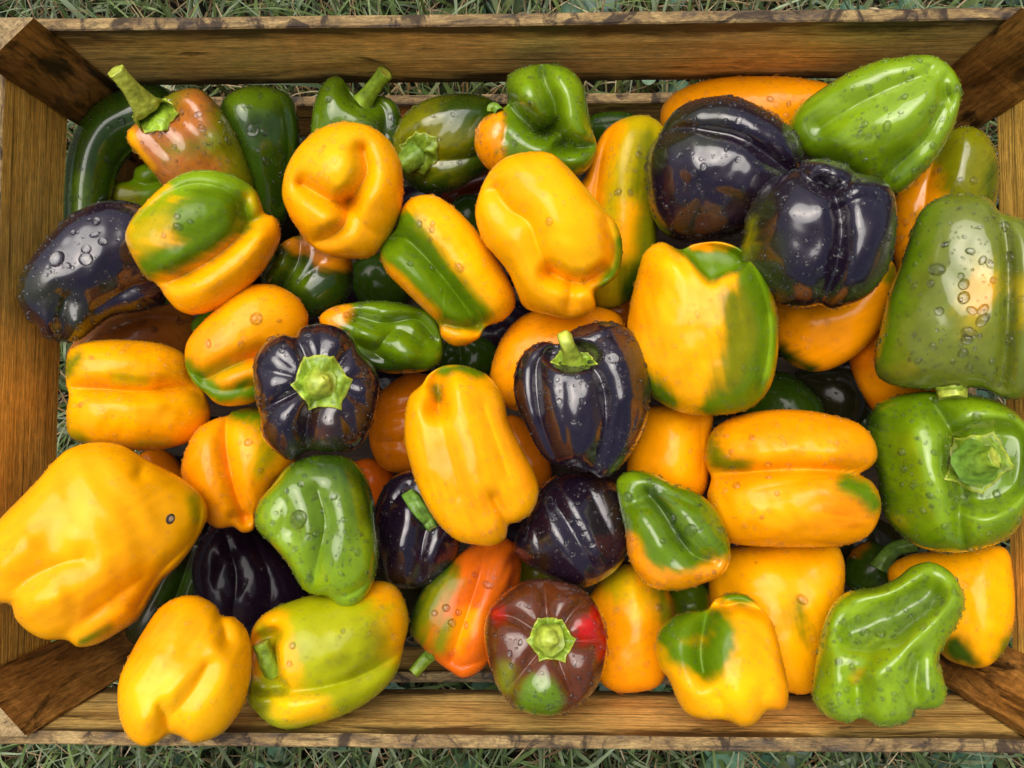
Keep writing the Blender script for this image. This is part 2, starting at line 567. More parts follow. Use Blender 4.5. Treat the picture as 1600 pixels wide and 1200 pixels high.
# two bright staple ends on the post by the lower end of the board
METAL, _n, _l, _b = new_mat('staple_steel')
_b.inputs['Base Color'].default_value = (0.8, 0.8, 0.82, 1)
_b.inputs['Metallic'].default_value = 0.9
_b.inputs['Roughness'].default_value = 0.35
for (qx, qy) in ((45, 1045), (38, 1063)):
    d_ = ray(qx, qy)
    nx = np.array([1.0, 1.0, 0]) / math.sqrt(2)                 # the post's inner face
    p0 = np.array([-HL + T + 0.0004 + 0.030, -HW + T + 0.0004, 0])
    t_ = ((p0 - CAM) @ nx) / (d_ @ nx)
    pp_ = CAM + d_ * t_ - np.array(posts[2].matrix_local.translation)
    tx = np.array([1.0, -1.0, 0]) / math.sqrt(2)
    ww = [pp_ + tx * a_ * 0.0011 + np.array([0, 0, 1]) * (b_ * 0.0022 + a_ * 0.0008) + nx * c_ for c_ in (-0.001, 0.0007) for (a_, b_) in ((-1, -1), (1, -1), (1, 1), (-1, 1))]
    inv = np.array(posts[2].matrix_local.to_3x3().inverted())
    st = make_mesh('staple', np.array(ww) @ inv.T, np.array([[0, 1, 2, 3], [4, 5, 6, 7], [0, 1, 5, 4], [1, 2, 6, 5], [2, 3, 7, 6], [3, 0, 4, 7]]), smooth=False, mats=[METAL])
    link('staple', st, posts[2])



# ------------------------------------------------------------------ peppers
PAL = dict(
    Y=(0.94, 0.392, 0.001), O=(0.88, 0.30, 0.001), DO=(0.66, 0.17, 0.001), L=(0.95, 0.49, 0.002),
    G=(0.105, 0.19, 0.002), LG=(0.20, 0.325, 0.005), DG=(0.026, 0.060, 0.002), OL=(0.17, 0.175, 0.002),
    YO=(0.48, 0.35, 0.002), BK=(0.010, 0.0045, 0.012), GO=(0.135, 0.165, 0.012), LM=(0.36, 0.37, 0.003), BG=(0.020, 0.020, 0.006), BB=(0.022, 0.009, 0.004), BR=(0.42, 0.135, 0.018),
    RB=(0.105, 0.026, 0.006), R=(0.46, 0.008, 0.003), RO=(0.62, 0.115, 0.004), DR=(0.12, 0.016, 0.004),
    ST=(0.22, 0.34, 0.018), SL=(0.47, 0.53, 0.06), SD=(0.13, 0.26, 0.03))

COUNT = [0]


def point_in_poly(P, poly):
    x, y = P[..., 0], P[..., 1]
    inside = np.zeros(x.shape, bool)
    a = poly
    b = np.roll(poly, -1, axis=0)
    for (x1, y1), (x2, y2) in zip(a, b):
        c = ((y1 > y) != (y2 > y)) & (x < (x2 - x1) * (y - y1) / (y2 - y1 + 1e-15) + x1)
        inside ^= c
    return inside


def inflate(poly, NA, S):
    """height over a star-shaped outline (its centre at the origin) at NA angles x radii S, from a Poisson solve"""
    ext = np.abs(poly).max() * 1.05
    n = 60
    g = np.linspace(-ext, ext, n)
    X, Y = np.meshgrid(g, g)
    M = point_in_poly(np.stack([X, Y], -1), poly)
    u = np.zeros((n, n))
    hh = (g[1] - g[0]) ** 2
    Mi = M[1:-1, 1:-1]
    w = 1.9
    # successive over-relaxation, red/black
    I, J = np.meshgrid(np.arange(1, n - 1), np.arange(1, n - 1))
    red = Mi & (((I + J) % 2) == 0)
    blk = Mi & (((I + J) % 2) == 1)
    for _ in range(110):
        for m in (red, blk):
            nb = 0.25 * (u[2:, 1:-1] + u[:-2, 1:-1] + u[1:-1, 2:] + u[1:-1, :-2] + 3 * hh)
            c = u[1:-1, 1:-1]
            c[m] += w * (nb[m] - c[m])
    inr = 0
    for k in range(0, len(poly), 2):
        d2 = (X - poly[k, 0]) ** 2 + (Y - poly[k, 1]) ** 2
        inr = d2 if k == 0 else np.minimum(inr, d2)
    inr = math.sqrt((inr * M).max())
    h = np.sqrt(np.maximum(u, 0))
    h /= h.max()
    # outline radius per angle
    ang = np.arange(NA) * 2 * np.pi / NA
    pa = np.concatenate([poly, poly[:1]])
    R = np.zeros(NA)
    for k, a in enumerate(ang):
        d = np.array([math.cos(a), math.sin(a)])
        nrm = np.array([-d[1], d[0]])
        s = pa @ nrm
        t = pa @ d
        cr = np.nonzero((s[:-1] * s[1:] <= 0) & (s[:-1] != s[1:]))[0]
        f = s[cr] / (s[cr] - s[cr + 1])
        tt = t[cr] + f * (t[cr + 1] - t[cr])
        R[k] = tt.max() if len(tt) else 1e-3
    R = np.maximum(R, 1e-3)
    PX = S[:, None] * R[None] * np.cos(ang)
    PY = S[:, None] * R[None] * np.sin(ang)

    def bil(x, y):
        fx = np.clip((x + ext) / (2 * ext) * (n - 1), 0, n - 1.001)
        fy = np.clip((y + ext) / (2 * ext) * (n - 1), 0, n - 1.001)
        i, j = fx.astype(int), fy.astype(int)
        a, b = fx - i, fy - j
        return (h[j, i] * (1 - a) * (1 - b) + h[j, i + 1] * a * (1 - b) + h[j + 1, i] * (1 - a) * b + h[j + 1, i + 1] * a * b)
    H = bil(PX, PY)
    sq = np.sqrt(np.maximum(1 - S ** 2, 1e-9))[:, None]
    Gm = H / sq
    k0 = int(np.searchsorted(S, 0.84))
    Gm[k0:] = Gm[k0 - 1]
    for _ in range(3):
        Gm = 0.25 * np.roll(Gm, 1, 1) + 0.5 * Gm + 0.25 * np.roll(Gm, -1, 1)
        Gm[1:-1] = 0.25 * Gm[:-2] + 0.5 * Gm[1:-1] + 0.25 * Gm[2:]
        Gm[0] = Gm[0].mean()
    return R, PX, PY, Gm * sq, inr


def dome_template(nseg, nring):
    V = [(0, 0, 1.0)]
    for k in range(1, nring + 1):
        a = k / nring * math.radians(78)
        for j in range(nseg):
            b = 2 * math.pi * (j + 0.5 * (k % 2)) / nseg
            V.append((math.sin(a) * math.cos(b) / math.sin(math.radians(78)), math.sin(a) * math.sin(b) / math.sin(math.radians(78)), (math.cos(a) - math.cos(math.radians(78))) / (1 - math.cos(math.radians(78)))))
    for j in range(nseg):   # skirt below the skin
        b = 2 * math.pi * (j + 0.5 * (nring % 2)) / nseg
        V.append((1.02 * math.cos(b), 1.02 * math.sin(b), -0.45))
    T3 = [(0, 1 + j, 1 + (j + 1) % nseg) for j in range(nseg)]
    for k in range(1, nring + 1):
        o0, o1 = 1 + (k - 1) * nseg, 1 + k * nseg
        sh = 0 if (k == nring) else (k % 2)
        for j in range(nseg):
            a, b, c, d = o0 + j, o0 + (j + 1) % nseg, o1 + j, o1 + (j + 1) % nseg
            T3 += [(a, c, b), (b, c, d)]
    return np.array(V, float), np.array(T3, int)


DOME_S = dome_template(8, 2)
DOME_L = dome_template(16, 5)


def domes(P, Nn, rad, tmpl, rs, hgt=0.55):
    V, T3 = tmpl
    n = len(P)
    ref = np.where(np.abs(Nn[:, :1]) < 0.8, np.array([[1.0, 0, 0]]), np.array([[0, 1.0, 0]]))
    A = np.cross(Nn, ref); A /= np.linalg.norm(A, axis=1)[:, None]
    B = np.cross(Nn, A)
    th = rs.uniform(0, 6.28, n)
    A2 = A * np.cos(th)[:, None] + B * np.sin(th)[:, None]
    B2 = np.cross(Nn, A2)
    ex = rs.uniform(0.85, 1.25, n)
    hg = hgt * rs.uniform(0.8, 1.15, n)
    W = (P[:, None] + (V[None, :, 0:1] * (rad * ex)[:, None, None]) * A2[:, None]
         + (V[None, :, 1:2] * (rad / ex)[:, None, None]) * B2[:, None]
         + (V[None, :, 2:3] * (rad * hg)[:, None, None]) * Nn[:, None])
    Fc = (T3[None] + (np.arange(n) * len(V))[:, None, None]).reshape(-1, 3)
    return W.reshape(-1, 3), Fc


def scatter(verts, quads, facing, seed, density, px, loc, root, lim=0.02, water=None):
    """many tiny drops over the faces that look up at the camera"""
    rs = np.random.RandomState(seed)
    a, b, c, d = (verts[quads[:, k]] for k in range(4))
    nn = np.cross(c - a, d - b)
    ar = np.linalg.norm(nn, axis=1)
    nn = nn / (ar[:, None] + 1e-15)
    fac = nn @ facing
    wgt = np.where(fac > lim, ar, 0)
    tot = wgt.sum() * 0.5
    n = int(density * tot / px ** 2)
    if n < 3:
        return
    idx = rs.choice(len(quads), n, p=wgt / wgt.sum())
    # drops gather in clusters: thin them with a smooth field
    f = fourier_noise(a / px, 60, seed + 5)[idx]
    idx = idx[rs.rand(n) < np.clip(0.62 + 0.45 * f, 0.12, 1)]
    n = len(idx)
    s, t = rs.rand(n, 1), rs.rand(n, 1)
    P = (a[idx] * (1 - s) + b[idx] * s) * (1 - t) + (d[idx] * (1 - s) + c[idx] * s) * t
    rad = np.clip(1.35 * np.exp(rs.normal(0, 0.52, n)), 0.75, 5.0)
    big = rs.rand(n) < 0.012
    rad[big] = rs.uniform(4.0, 6.0, big.sum())
    small = rad < 2.6
    V1, F1 = domes(P[small], nn[idx][small], rad[small] * px, DOME_S, rs, 0.72)
    V2, F2 = domes(P[~small], nn[idx][~small], rad[~small] * px, DOME_L, rs, 0.55)
    V = np.concatenate([V1, V2]) - loc
    Fc = np.concatenate([F1, F2 + len(V1)])
    o = link('water_droplets', make_mesh('water_droplets', V, Fc, mats=[water or WATER]), root)
    o['kind'] = 'stuff'


def paint_colors(Ppx, base, paint, seed):
    col = np.tile(np.array(PAL[base]), (len(Ppx), 1))
    nz = fourier_noise(Ppx, 45, seed)
    nz2 = fourier_noise(Ppx, 9, seed + 3)
    # ripening runs in streaks from stalk to tip
    cv = np.cov((Ppx - Ppx.mean(0)).T)
    ax = np.linalg.eigh(cv)[1]
    st = fourier_noise(((Ppx - Ppx.mean(0)) @ ax) * np.array([1.0, 0.16]), 7, seed + 4)
    for (c, poly, rad, soft) in paint:
        d, _ = dist_polyline(Ppx, parse(poly))
        soft = soft * 1.25
        d = d + (nz * 0.25 + nz2 * 0.08 + st * 0.18) * soft
        k = np.clip((rad + soft - d) / (2 * soft), 0, 1)
        k = (k * k * (3 - 2 * k))[:, None]
        col = col * (1 - k) + np.array(PAL[c]) * k
    m = 1 + 0.04 * fourier_noise(Ppx, 45, seed + 9) + 0.035 * st
    return col * np.clip(m, 0.75, 1.3)[:, None]


def tube(path, radii, nseg, flute, seed, cap=True, tipdent=0.15):
    """path (k,3) world points, radii (k) metres -> verts, quads, and ring index"""
    k = len(path)
    tan = np.gradient(path, axis=0)
    tan /= np.linalg.norm(tan, axis=1)[:, None]
    ref = np.array([0.3, 0.2, 0.93])
    if abs(tan[0] @ ref) > 0.9:
        ref = np.array([1.0, 0, 0])
    V = []
    b = np.arange(nseg) * 2 * np.pi / nseg
    rs = np.random.RandomState(seed)
    ph = rs.uniform(0, 6.28)
    u = np.cross(tan[0], ref)
    u /= np.linalg.norm(u)
    for i in range(k):
        u = u - tan[i] * (u @ tan[i])
        u /= np.linalg.norm(u)
        w = np.cross(tan[i], u)
        r = radii[i] * (1 + flute * np.sin(5 * b + ph + 0.5 * i / k) + flute * 0.6 * np.sin(3 * b + 2 * ph))
        V.append(path[i] + np.cos(b)[:, None] * r[:, None] * u + np.sin(b)[:, None] * r[:, None] * w)
    V = np.concatenate(V)
    i, j = np.meshgrid(np.arange(k - 1), np.arange(nseg), indexing='ij')
    Q = np.stack([i * nseg + j, i * nseg + (j + 1) % nseg, (i + 1) * nseg + (j + 1) % nseg, (i + 1) * nseg + j], -1).reshape(-1, 4)
    tri = []
    if cap:
        base = len(V)
        last = V[(k - 1) * nseg:]
        c = path[-1]
        r1 = c + (last - c) * 0.62 - tan[-1] * radii[-1] * 0.04
        r2 = c + (last - c) * 0.25 - tan[-1] * radii[-1] * tipdent
        V = np.concatenate([V, r1, r2, [c - tan[-1] * radii[-1] * tipdent * 1.4]])
        j = np.arange(nseg)
        jn = (j + 1) % nseg
        Q = np.concatenate([Q, np.stack([(k - 1) * nseg + j, (k - 1) * nseg + jn, base + jn, base + j], 1),
                            np.stack([base + j, base + jn, base + nseg + jn, base + nseg + j], 1)])
        tri = np.stack([base + nseg + j, base + nseg + jn, np.full(nseg, base + 2 * nseg)], 1)
    return V, Q, tri, k * nseg


def pepper(label, z, base, outline, sculpt=(), paint=(), stem=None, calyx=None, drops=(), thick=0.92, back=0.92,
           flat=0.77, wet=1.0, res=1.0, lump=1.0, centre=None, fold=1.0, skin=None, group='bell peppers heaped in the crate', scar=None, small=False):
    COUNT[0] += 1
    seed = COUNT[0] * 17
    pts = spline(parse(outline), 160, closed=True)
    # area centroid
    x, y = pts[:, 0], pts[:, 1]
    cr = x * np.roll(y, -1) - np.roll(x, -1) * y
    A = cr.sum() / 2
    c0 = np.array([((x + np.roll(x, -1)) * cr).sum() / (6 * A), ((y + np.roll(y, -1)) * cr).sum() / (6 * A)])
    if centre is not None:
        c0 = np.array(centre, float)
    C = unproj(c0[0], c0[1], z)
    w = CAM - C
    dist = np.linalg.norm(w)
    w /= dist
    u = np.array([1.0, 0, 0]) - w * w[0]
    u /= np.linalg.norm(u)
    vv = np.cross(w, u)
    px = dist / F / (np.linalg.norm(ray(c0[0], c0[1])))          # metres per photo pixel here
    px = dist * (1.0 / F)

    def to_plane(q):
        d = ray(q[..., 0], q[..., 1])
        t = ((C - CAM) @ w) / (d @ w)
        h = CAM + d * t[..., None] - C
        return np.stack([h @ u, h @ vv], -1)

    def to_px(xy):
        p = C + xy[..., 0:1] * u + xy[..., 1:2] * vv - CAM
        q = p @ RC
        return np.stack([800 + F * q[..., 0] / -q[..., 2], 600 - F * q[..., 1] / -q[..., 2]], -1)
    poly = to_plane(pts)
    if ((poly[:, 0] * np.roll(poly[:, 1], -1) - np.roll(poly[:, 0], -1) * poly[:, 1]).sum()) < 0:
        poly = poly[::-1]
    span = np.ptp(pts, axis=0).max()
    NA = int((168 if span > 150 else 96) * res)
    NF = int((52 if span > 150 else 30) * res)
    NB = 12
    S = np.sin(np.linspace(0, np.pi / 2, NF + 1))
    R, PX, PY, H, inr = inflate(poly, NA, S)
    H = np.maximum(H, 0) ** flat * inr * thick
    Ppx = to_px(np.stack([PX, PY], -1))
    # free unevenness of the skin, then the modelled folds
    fade = (1 - S ** 5)[:, None]
    rel = np.clip(H / (inr * thick), 0, 1) ** 0.6
    H = H + lump * fade * rel * inr * (0.020 * fourier_noise(Ppx, 40, seed + 1) + 0.0035 * fourier_noise(Ppx, 14, seed + 2))
    H[0] = H[0].mean()
    if fold == 1.0 and base == 'BK':
        fold = 0.62
    for (ps, wd, dp) in sculpt:
        if ps.startswith('pit '):                  # a hollow with a lip: polygon, softness of its rim, depth
            pg = spline(parse(ps[4:]), 60, closed=True)
            dd, _ = dist_polyline(Ppx, np.concatenate([pg, pg[:1]]))
            sd_ = np.where(point_in_poly(Ppx, pg), dd, -dd)
            k_ = np.clip(sd_ / wd * 0.5 + 0.5, 0, 1)
            H = H - dp * px * (k_ * k_ * (3 - 2 * k_)) * (1 - S ** 10)[:, None]
            H[0] = H[0].mean()
            continue
        L = parse(ps)
        if len(L) > 2:
            L = spline(L, 24)
        d, t = dist_polyline(Ppx, L)
        prof = np.exp(-(d / wd) ** 2) if abs(wd) > 0 else 0
        if dp > 0 and wd < 16 and len(L) > 1:      # a fold: sharp bottom, round shoulders
            dd = np.sqrt(d * d + 0.4)
            prof = fold * (1.4 + 0.7 * np.clip((dp - 8) / 7, 0, 1)) * np.clip(1 - dd / (3.1 * wd), 0, 1) ** 2.2
        H = H - dp * px * prof * (1 - S ** 8)[:, None]
        H[0] = H[0].mean()
    # back half: the same outline, rounded under
    SB = np.cos(np.linspace(0, np.pi / 2, NB + 1))[1:]
    ang = np.arange(NA) * 2 * np.pi / NA
    bd = inr * back
    ring = [np.stack([PX[i], PY[i], H[i]], -1) for i in range(1, NF + 1)]
    for k, s in enumerate(SB):
        hb = -bd * math.sin(math.acos(s)) if s > 1e-6 else -bd
        ring.append(np.stack([R * s * np.cos(ang), R * s * np.sin(ang), np.full(NA, hb)], -1))
    ring[-1] = ring[-1] * 0 + np.array([0, 0, -bd])
    loc3 = np.concatenate([[[0, 0, H[0].mean()]]] + ring[:-1] + [[[0, 0, -bd]]])
    Wv = C + loc3[:, 0:1] * u + loc3[:, 1:2] * vv + loc3[:, 2:3] * w
    nr = len(ring) - 1
    i, j = np.meshgrid(np.arange(nr - 1), np.arange(NA), indexing='ij')
    jn = (j + 1) % NA
    Q = np.stack([1 + i * NA + j, 1 + (i + 1) * NA + j, 1 + (i + 1) * NA + jn, 1 + i * NA + jn], -1).reshape(-1, 4)
    j = np.arange(NA)
    jn = (j + 1) % NA
    T1 = np.stack([np.zeros(NA, int), 1 + j, 1 + jn], 1)
    eb = 1 + (nr - 1) * NA
    T2 = np.stack([np.full(NA, len(loc3) - 1), eb + jn, eb + j], 1)
    root = bpy.data.objects.new('bell_pepper', None)
    COL.objects.link(root)
    loc = C - w * bd
    root.location = loc
    root.empty_display_size = 0.02
    root['label'] = label
    root['category'] = 'pepper'
    root['group'] = group
    allpx = to_px(loc3[:, :2])
    cols = paint_colors(allpx, base, paint, seed)
    link('flesh', make_mesh('flesh', Wv - loc, [Q, np.concatenate([T1, T2])], mats=[skin or skin_for(base)], colors=cols), root)

    RR = np.concatenate([R, R[:1]])

    def surf(q):
        """height of the front skin at photo pixels q (m,2)"""
        xy = to_plane(np.asarray(q, float))
        a = np.mod(np.arctan2(xy[..., 1], xy[..., 0]), 2 * np.pi) / (2 * np.pi) * NA
        i0 = a.astype(int) % NA
        f = a - a.astype(int)
        rr = R[i0] * (1 - f) + R[(i0 + 1) % NA] * f
        s = np.clip(np.hypot(xy[..., 0], xy[..., 1]) / rr, 0, 0.985)
        kf = np.arcsin(s) / (np.pi / 2) * NF
        k0 = np.minimum(kf.astype(int), NF - 1)
        g = kf - k0
        h = (H[k0, i0] * (1 - g) + H[k0 + 1, i0] * g) * (1 - f) + (H[k0, (i0 + 1) % NA] * (1 - g) + H[k0 + 1, (i0 + 1) % NA] * g) * f
        return h

    def at(q, dz):
        xy = to_plane(np.asarray(q, float))
        h = surf(q) + np.asarray(dz, float) * px
        # move along the viewing ray so that the point stays on its pixel
        p = C + xy[..., 0:1] * u + xy[..., 1:2] * vv
        d = CAM - p
        d /= np.linalg.norm(d, axis=-1)[..., None]
        return p + d * (h / (d @ w))[..., None]
    holder = root
    if calyx:
        cx, cy, cr_, npt = calyx[:4]
        lift = calyx[4] if len(calyx) > 4 else 5
        rsq = calyx[5] if len(calyx) > 5 else (1.0, 1.0)
        rs = np.random.RandomState(seed + 40)
        na, nrg = npt * 8, 9
        b = np.arange(na) * 2 * np.pi / na
        tips = rs.uniform(0.9, 1.12, npt)
        ph = rs.uniform(0, 6.28)
        fr = (b / (2 * np.pi) * npt) % 1.0
        tip = 1 + 0.10 * np.sin(b * 2 + ph) + 0.06 * np.sin(b * 3 + 2 * ph)
        Rc = cr_ * tip ** 0.5 * (0.35 * 0.93 + 0.65 * np.cos(np.pi / npt) / np.cos((fr - 0.5) * 2 * np.pi / npt)) * (1 + 0.10 * np.abs(2 * fr - 1) ** 8) * (1 + 0.03 * np.sin(b * 7 + ph) + 0.02 * np.sin(b * 13))
        rho = np.linspace(0.0, 1, nrg + 1)[1:]
        qx = cx + rsq[0] * rho[:, None] * Rc * np.cos(b + ph)
        qy = cy + rsq[1] * rho[:, None] * Rc * np.sin(b + ph)
        q = np.stack([qx, qy], -1)
        rib = np.cos((2 * fr - 1) * np.pi) * 0.6
        hz = lift * (1 - rho[:, None] ** 2) + 2.6 + rib[None] * np.sin(rho * np.pi)[:, None] * 1.6 + 1.7 * fourier_noise(q, 7, seed + 41) + 0.8 * fourier_noise(q, 3.5, seed + 43)
        hz[-1] += 0.8
        sk = at(q[-1], np.full(na, -2.5))
        up = at(q.reshape(-1, 2), hz.ravel())
        cen = at(np.array([[cx, cy]]), np.array([lift + 3]))
        Vc = np.concatenate([cen, up, sk])
        ii, jj = np.meshgrid(np.arange(nrg), np.arange(na), indexing='ij')
        jj2 = (jj + 1) % na
        Qc = np.stack([1 + ii * na + jj, 1 + (ii + 1) * na + jj, 1 + (ii + 1) * na + jj2, 1 + ii * na + jj2], -1).reshape(-1, 4)
        Tc = np.stack([np.zeros(na, int), 1 + np.arange(na), 1 + (np.arange(na) + 1) % na], 1)
        cc = np.tile(np.array(PAL['ST']), (len(Vc), 1))
        edge = np.concatenate([[0], np.repeat(rho, na), np.ones(na)])
        cc = cc * (1 - (edge > 0.93)[:, None]) + (edge > 0.93)[:, None] * np.array(PAL['SL'])
        cc *= (1 + 0.22 * fourier_noise(Vc / px, 7, seed + 42))[:, None].clip(0.5, 1.5)
        if len(calyx) > 6:
            cc *= calyx[6]
        holder = link('calyx', make_mesh('calyx', Vc - loc, [Qc, Tc], mats=[STEM], colors=cc), root)
    if stem:
        P4 = np.array(stem['pts'], float)          # px, py, height above the skin in photo pixels, radius
        k = 18
        S4 = spline(P4, k) if len(P4) > 2 else P4[0] + (P4[-1] - P4[0]) * np.linspace(0, 1, k)[:, None]
        hs = surf(P4[:, :2])
        hsk = np.interp(np.linspace(0, 1, k), np.linspace(0, 1, len(P4)), hs if not stem.get('abs') else np.full(len(P4), hs[0]))
        xy = to_plane(S4[:, :2])
        h = hsk + S4[:, 2] * px
        p = C + xy[:, 0:1] * u + xy[:, 1:2] * vv
        d = CAM - p
        d /= np.linalg.norm(d, axis=1)[:, None]
        path = p + d * (h / (d @ w))[:, None]
        V, Qs, Ts, ncap = tube(path, S4[:, 3] * px, 20, stem.get('flute', 0.07), seed + 60)
        tt = np.clip(np.arange(len(V)) / ncap, 0, 1)[:, None]
        cA, cB = np.array(PAL[stem.get('c0', 'ST')]), np.array(PAL[stem.get('c1', 'ST')])
        cs = cA * (1 - tt) + cB * tt
        cs[ncap:] = np.array(PAL['SL'])
        cs *= (1 + 0.15 * fourier_noise(V / px, 9, seed + 61))[:, None].clip(0.6, 1.4)
        link('stem', make_mesh('stem', V - loc, [Qs, Ts], mats=[STEM], colors=cs), root)
    if scar:
        sx_, sy_, sr_ = scar
        e = 5.0
        pp = at(np.array([[sx_, sy_], [sx_ - e, sy_], [sx_ + e, sy_], [sx_, sy_ + e], [sx_, sy_ - e]]), np.zeros(5))
        n1 = np.cross(pp[2] - pp[1], pp[4] - pp[3])
        n1 /= np.linalg.norm(n1)
        V, T3 = domes(pp[:1] + n1 * 1.2 * px, n1[None], np.array([sr_ * px]), DOME_L, np.random.RandomState(1), 0.2)
        cc = np.tile(np.array((0.10, 0.055, 0.03)), (len(V), 1))
        cc[:17] = (0.45, 0.30, 0.18)
        cc[17:33] = (0.03, 0.018, 0.012)
        link('scar', make_mesh('scar', V - loc, T3, mats=[STEM], colors=cc), root)
    for (dx, dy, dr) in drops:
        P1 = at(np.array([[dx, dy]]), np.array([0.0]))
        e = 2.0
        pp = at(np.array([[dx - e, dy], [dx + e, dy], [dx, dy + e], [dx, dy - e]]), np.zeros(4))
        n1 = np.cross(pp[1] - pp[0], pp[3] - pp[2])
        n1 /= np.linalg.norm(n1)
        V, T3 = domes(P1, n1[None], np.array([dr * px]), DOME_L, np.random.RandomState(int(dx)), 0.55)
        link('water_droplet', make_mesh('water_droplet', V - loc, T3, mats=[WATER_BIG]), root)
    if wet > 0:
        nfront = NF - 1
        Qf = Q[: nfront * NA]
        scatter(Wv, Qf, w, seed + 80, (0.017 if base == 'BK' else 0.016) * wet, px, loc, root, water=WATER_THIN if base in ('Y', 'O', 'YO', 'DO', 'RO', 'LM') else WATER)
    return root


def curved_pepper(label, z, base, path, paint=(), wet=1.0):
    """long pepper bent like a hook: path rows are px, py, radius in photo pixels"""
    COUNT[0] += 1
    seed = COUNT[0] * 17
    P = spline(parse(path), 60)
    W = unproj(P[:, 0], P[:, 1], z)
    px = np.linalg.norm(W[30] - CAM) / F
    V, Q, tri, ncap = tube(W, P[:, 2] * px, 64, 0.028, seed, cap=False)
    n = len(V)
    V = np.concatenate([V, [W[0], W[-1]]])
    j = np.arange(64)
    tri = np.concatenate([np.stack([(j + 1) % 64, j, np.full(64, n)], 1), np.stack([59 * 64 + j, 59 * 64 + (j + 1) % 64, np.full(64, n + 1)], 1)])
    q = (V - CAM) @ RC
    Vpx = np.stack([800 + F * q[:, 0] / -q[:, 2], 600 - F * q[:, 1] / -q[:, 2]], -1)
    root = bpy.data.objects.new('bell_pepper', None)
    COL.objects.link(root)
    loc = W[30] - np.array([0, 0, P[30, 2] * px])
    root.location = loc
    root['label'] = label
    root['category'] = 'pepper'
    root['group'] = 'bell peppers heaped in the crate'
    link('flesh', make_mesh('flesh', V - loc, [Q, tri], mats=[skin_for(base)], colors=paint_colors(Vpx, base, paint, seed)), root)
    w = CAM - W[30]
    w /= np.linalg.norm(w)
    # outward facing for this winding
    a, b, c, d = (V[Q[:, k]] for k in range(4))
    nn = np.cross(c - a, d - b)
    if ((nn * ((a + c) / 2 - W[np.minimum(Q[:, 0] // 64, 59)])).sum(1)).mean() < 0:
        Q = Q[:, ::-1]
    scatter(V, Q, w, seed + 80, 0.0125 * wet, px, loc, root, 0.05)


# ---- deep in the heap (only slivers show between the upper ones)
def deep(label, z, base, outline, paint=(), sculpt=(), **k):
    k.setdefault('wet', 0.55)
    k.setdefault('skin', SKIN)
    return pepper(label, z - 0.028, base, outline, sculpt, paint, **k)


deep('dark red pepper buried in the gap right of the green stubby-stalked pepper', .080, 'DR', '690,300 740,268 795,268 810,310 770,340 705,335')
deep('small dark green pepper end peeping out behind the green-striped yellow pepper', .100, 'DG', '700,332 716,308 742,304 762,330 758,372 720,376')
deep('dark green filler pepper added to the black gap under the folded yellow pepper', .070, 'DG', '545,430 570,398 612,402 645,440 625,482 570,484')  # filler added to keep this gap dark
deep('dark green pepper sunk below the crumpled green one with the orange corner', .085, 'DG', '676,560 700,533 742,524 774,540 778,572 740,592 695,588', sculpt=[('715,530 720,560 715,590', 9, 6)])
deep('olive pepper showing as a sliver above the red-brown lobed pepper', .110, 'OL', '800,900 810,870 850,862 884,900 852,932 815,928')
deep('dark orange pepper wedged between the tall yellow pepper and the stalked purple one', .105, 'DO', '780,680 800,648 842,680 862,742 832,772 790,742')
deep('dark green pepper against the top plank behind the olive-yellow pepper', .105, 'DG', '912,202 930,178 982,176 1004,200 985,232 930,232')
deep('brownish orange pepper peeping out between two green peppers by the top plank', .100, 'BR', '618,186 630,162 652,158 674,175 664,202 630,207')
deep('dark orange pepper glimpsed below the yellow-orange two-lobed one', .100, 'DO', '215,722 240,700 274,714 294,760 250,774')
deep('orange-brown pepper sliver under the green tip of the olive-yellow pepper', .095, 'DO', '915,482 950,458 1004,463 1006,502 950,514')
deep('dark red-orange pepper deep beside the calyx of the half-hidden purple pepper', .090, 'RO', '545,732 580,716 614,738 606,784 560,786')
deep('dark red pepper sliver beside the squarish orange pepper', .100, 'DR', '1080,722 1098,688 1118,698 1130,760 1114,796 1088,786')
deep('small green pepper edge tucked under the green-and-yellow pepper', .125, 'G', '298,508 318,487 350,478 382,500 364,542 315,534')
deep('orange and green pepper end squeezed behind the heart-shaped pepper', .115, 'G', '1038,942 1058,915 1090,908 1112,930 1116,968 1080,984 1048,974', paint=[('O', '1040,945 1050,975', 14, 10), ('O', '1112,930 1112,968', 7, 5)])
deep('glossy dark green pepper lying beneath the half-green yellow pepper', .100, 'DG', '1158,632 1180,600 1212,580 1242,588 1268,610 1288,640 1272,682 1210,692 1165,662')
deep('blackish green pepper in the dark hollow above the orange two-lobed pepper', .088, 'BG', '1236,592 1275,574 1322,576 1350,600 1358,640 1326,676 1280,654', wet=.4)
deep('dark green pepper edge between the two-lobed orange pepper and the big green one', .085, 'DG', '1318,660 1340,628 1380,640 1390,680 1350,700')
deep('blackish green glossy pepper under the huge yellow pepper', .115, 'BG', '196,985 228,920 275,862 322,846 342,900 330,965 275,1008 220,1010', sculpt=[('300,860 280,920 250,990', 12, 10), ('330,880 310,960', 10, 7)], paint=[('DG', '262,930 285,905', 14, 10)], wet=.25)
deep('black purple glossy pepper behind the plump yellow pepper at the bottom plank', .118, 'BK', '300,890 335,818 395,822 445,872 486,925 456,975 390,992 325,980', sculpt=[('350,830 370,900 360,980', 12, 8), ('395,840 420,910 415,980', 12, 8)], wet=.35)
deep('dark green stalked pepper tucked under the big end-on green pepper', .112, 'DG', '1316,892 1334,858 1366,846 1398,868 1406,912 1362,930 1328,920', paint=[('DO', '1325,860 1345,852', 12, 9)], stem=dict(pts=[(1372, 888, 0, 13), (1382, 872, 8, 11), (1400, 856, 16, 10), (1432, 850, 18, 9)], c0='SD', c1='SD'))
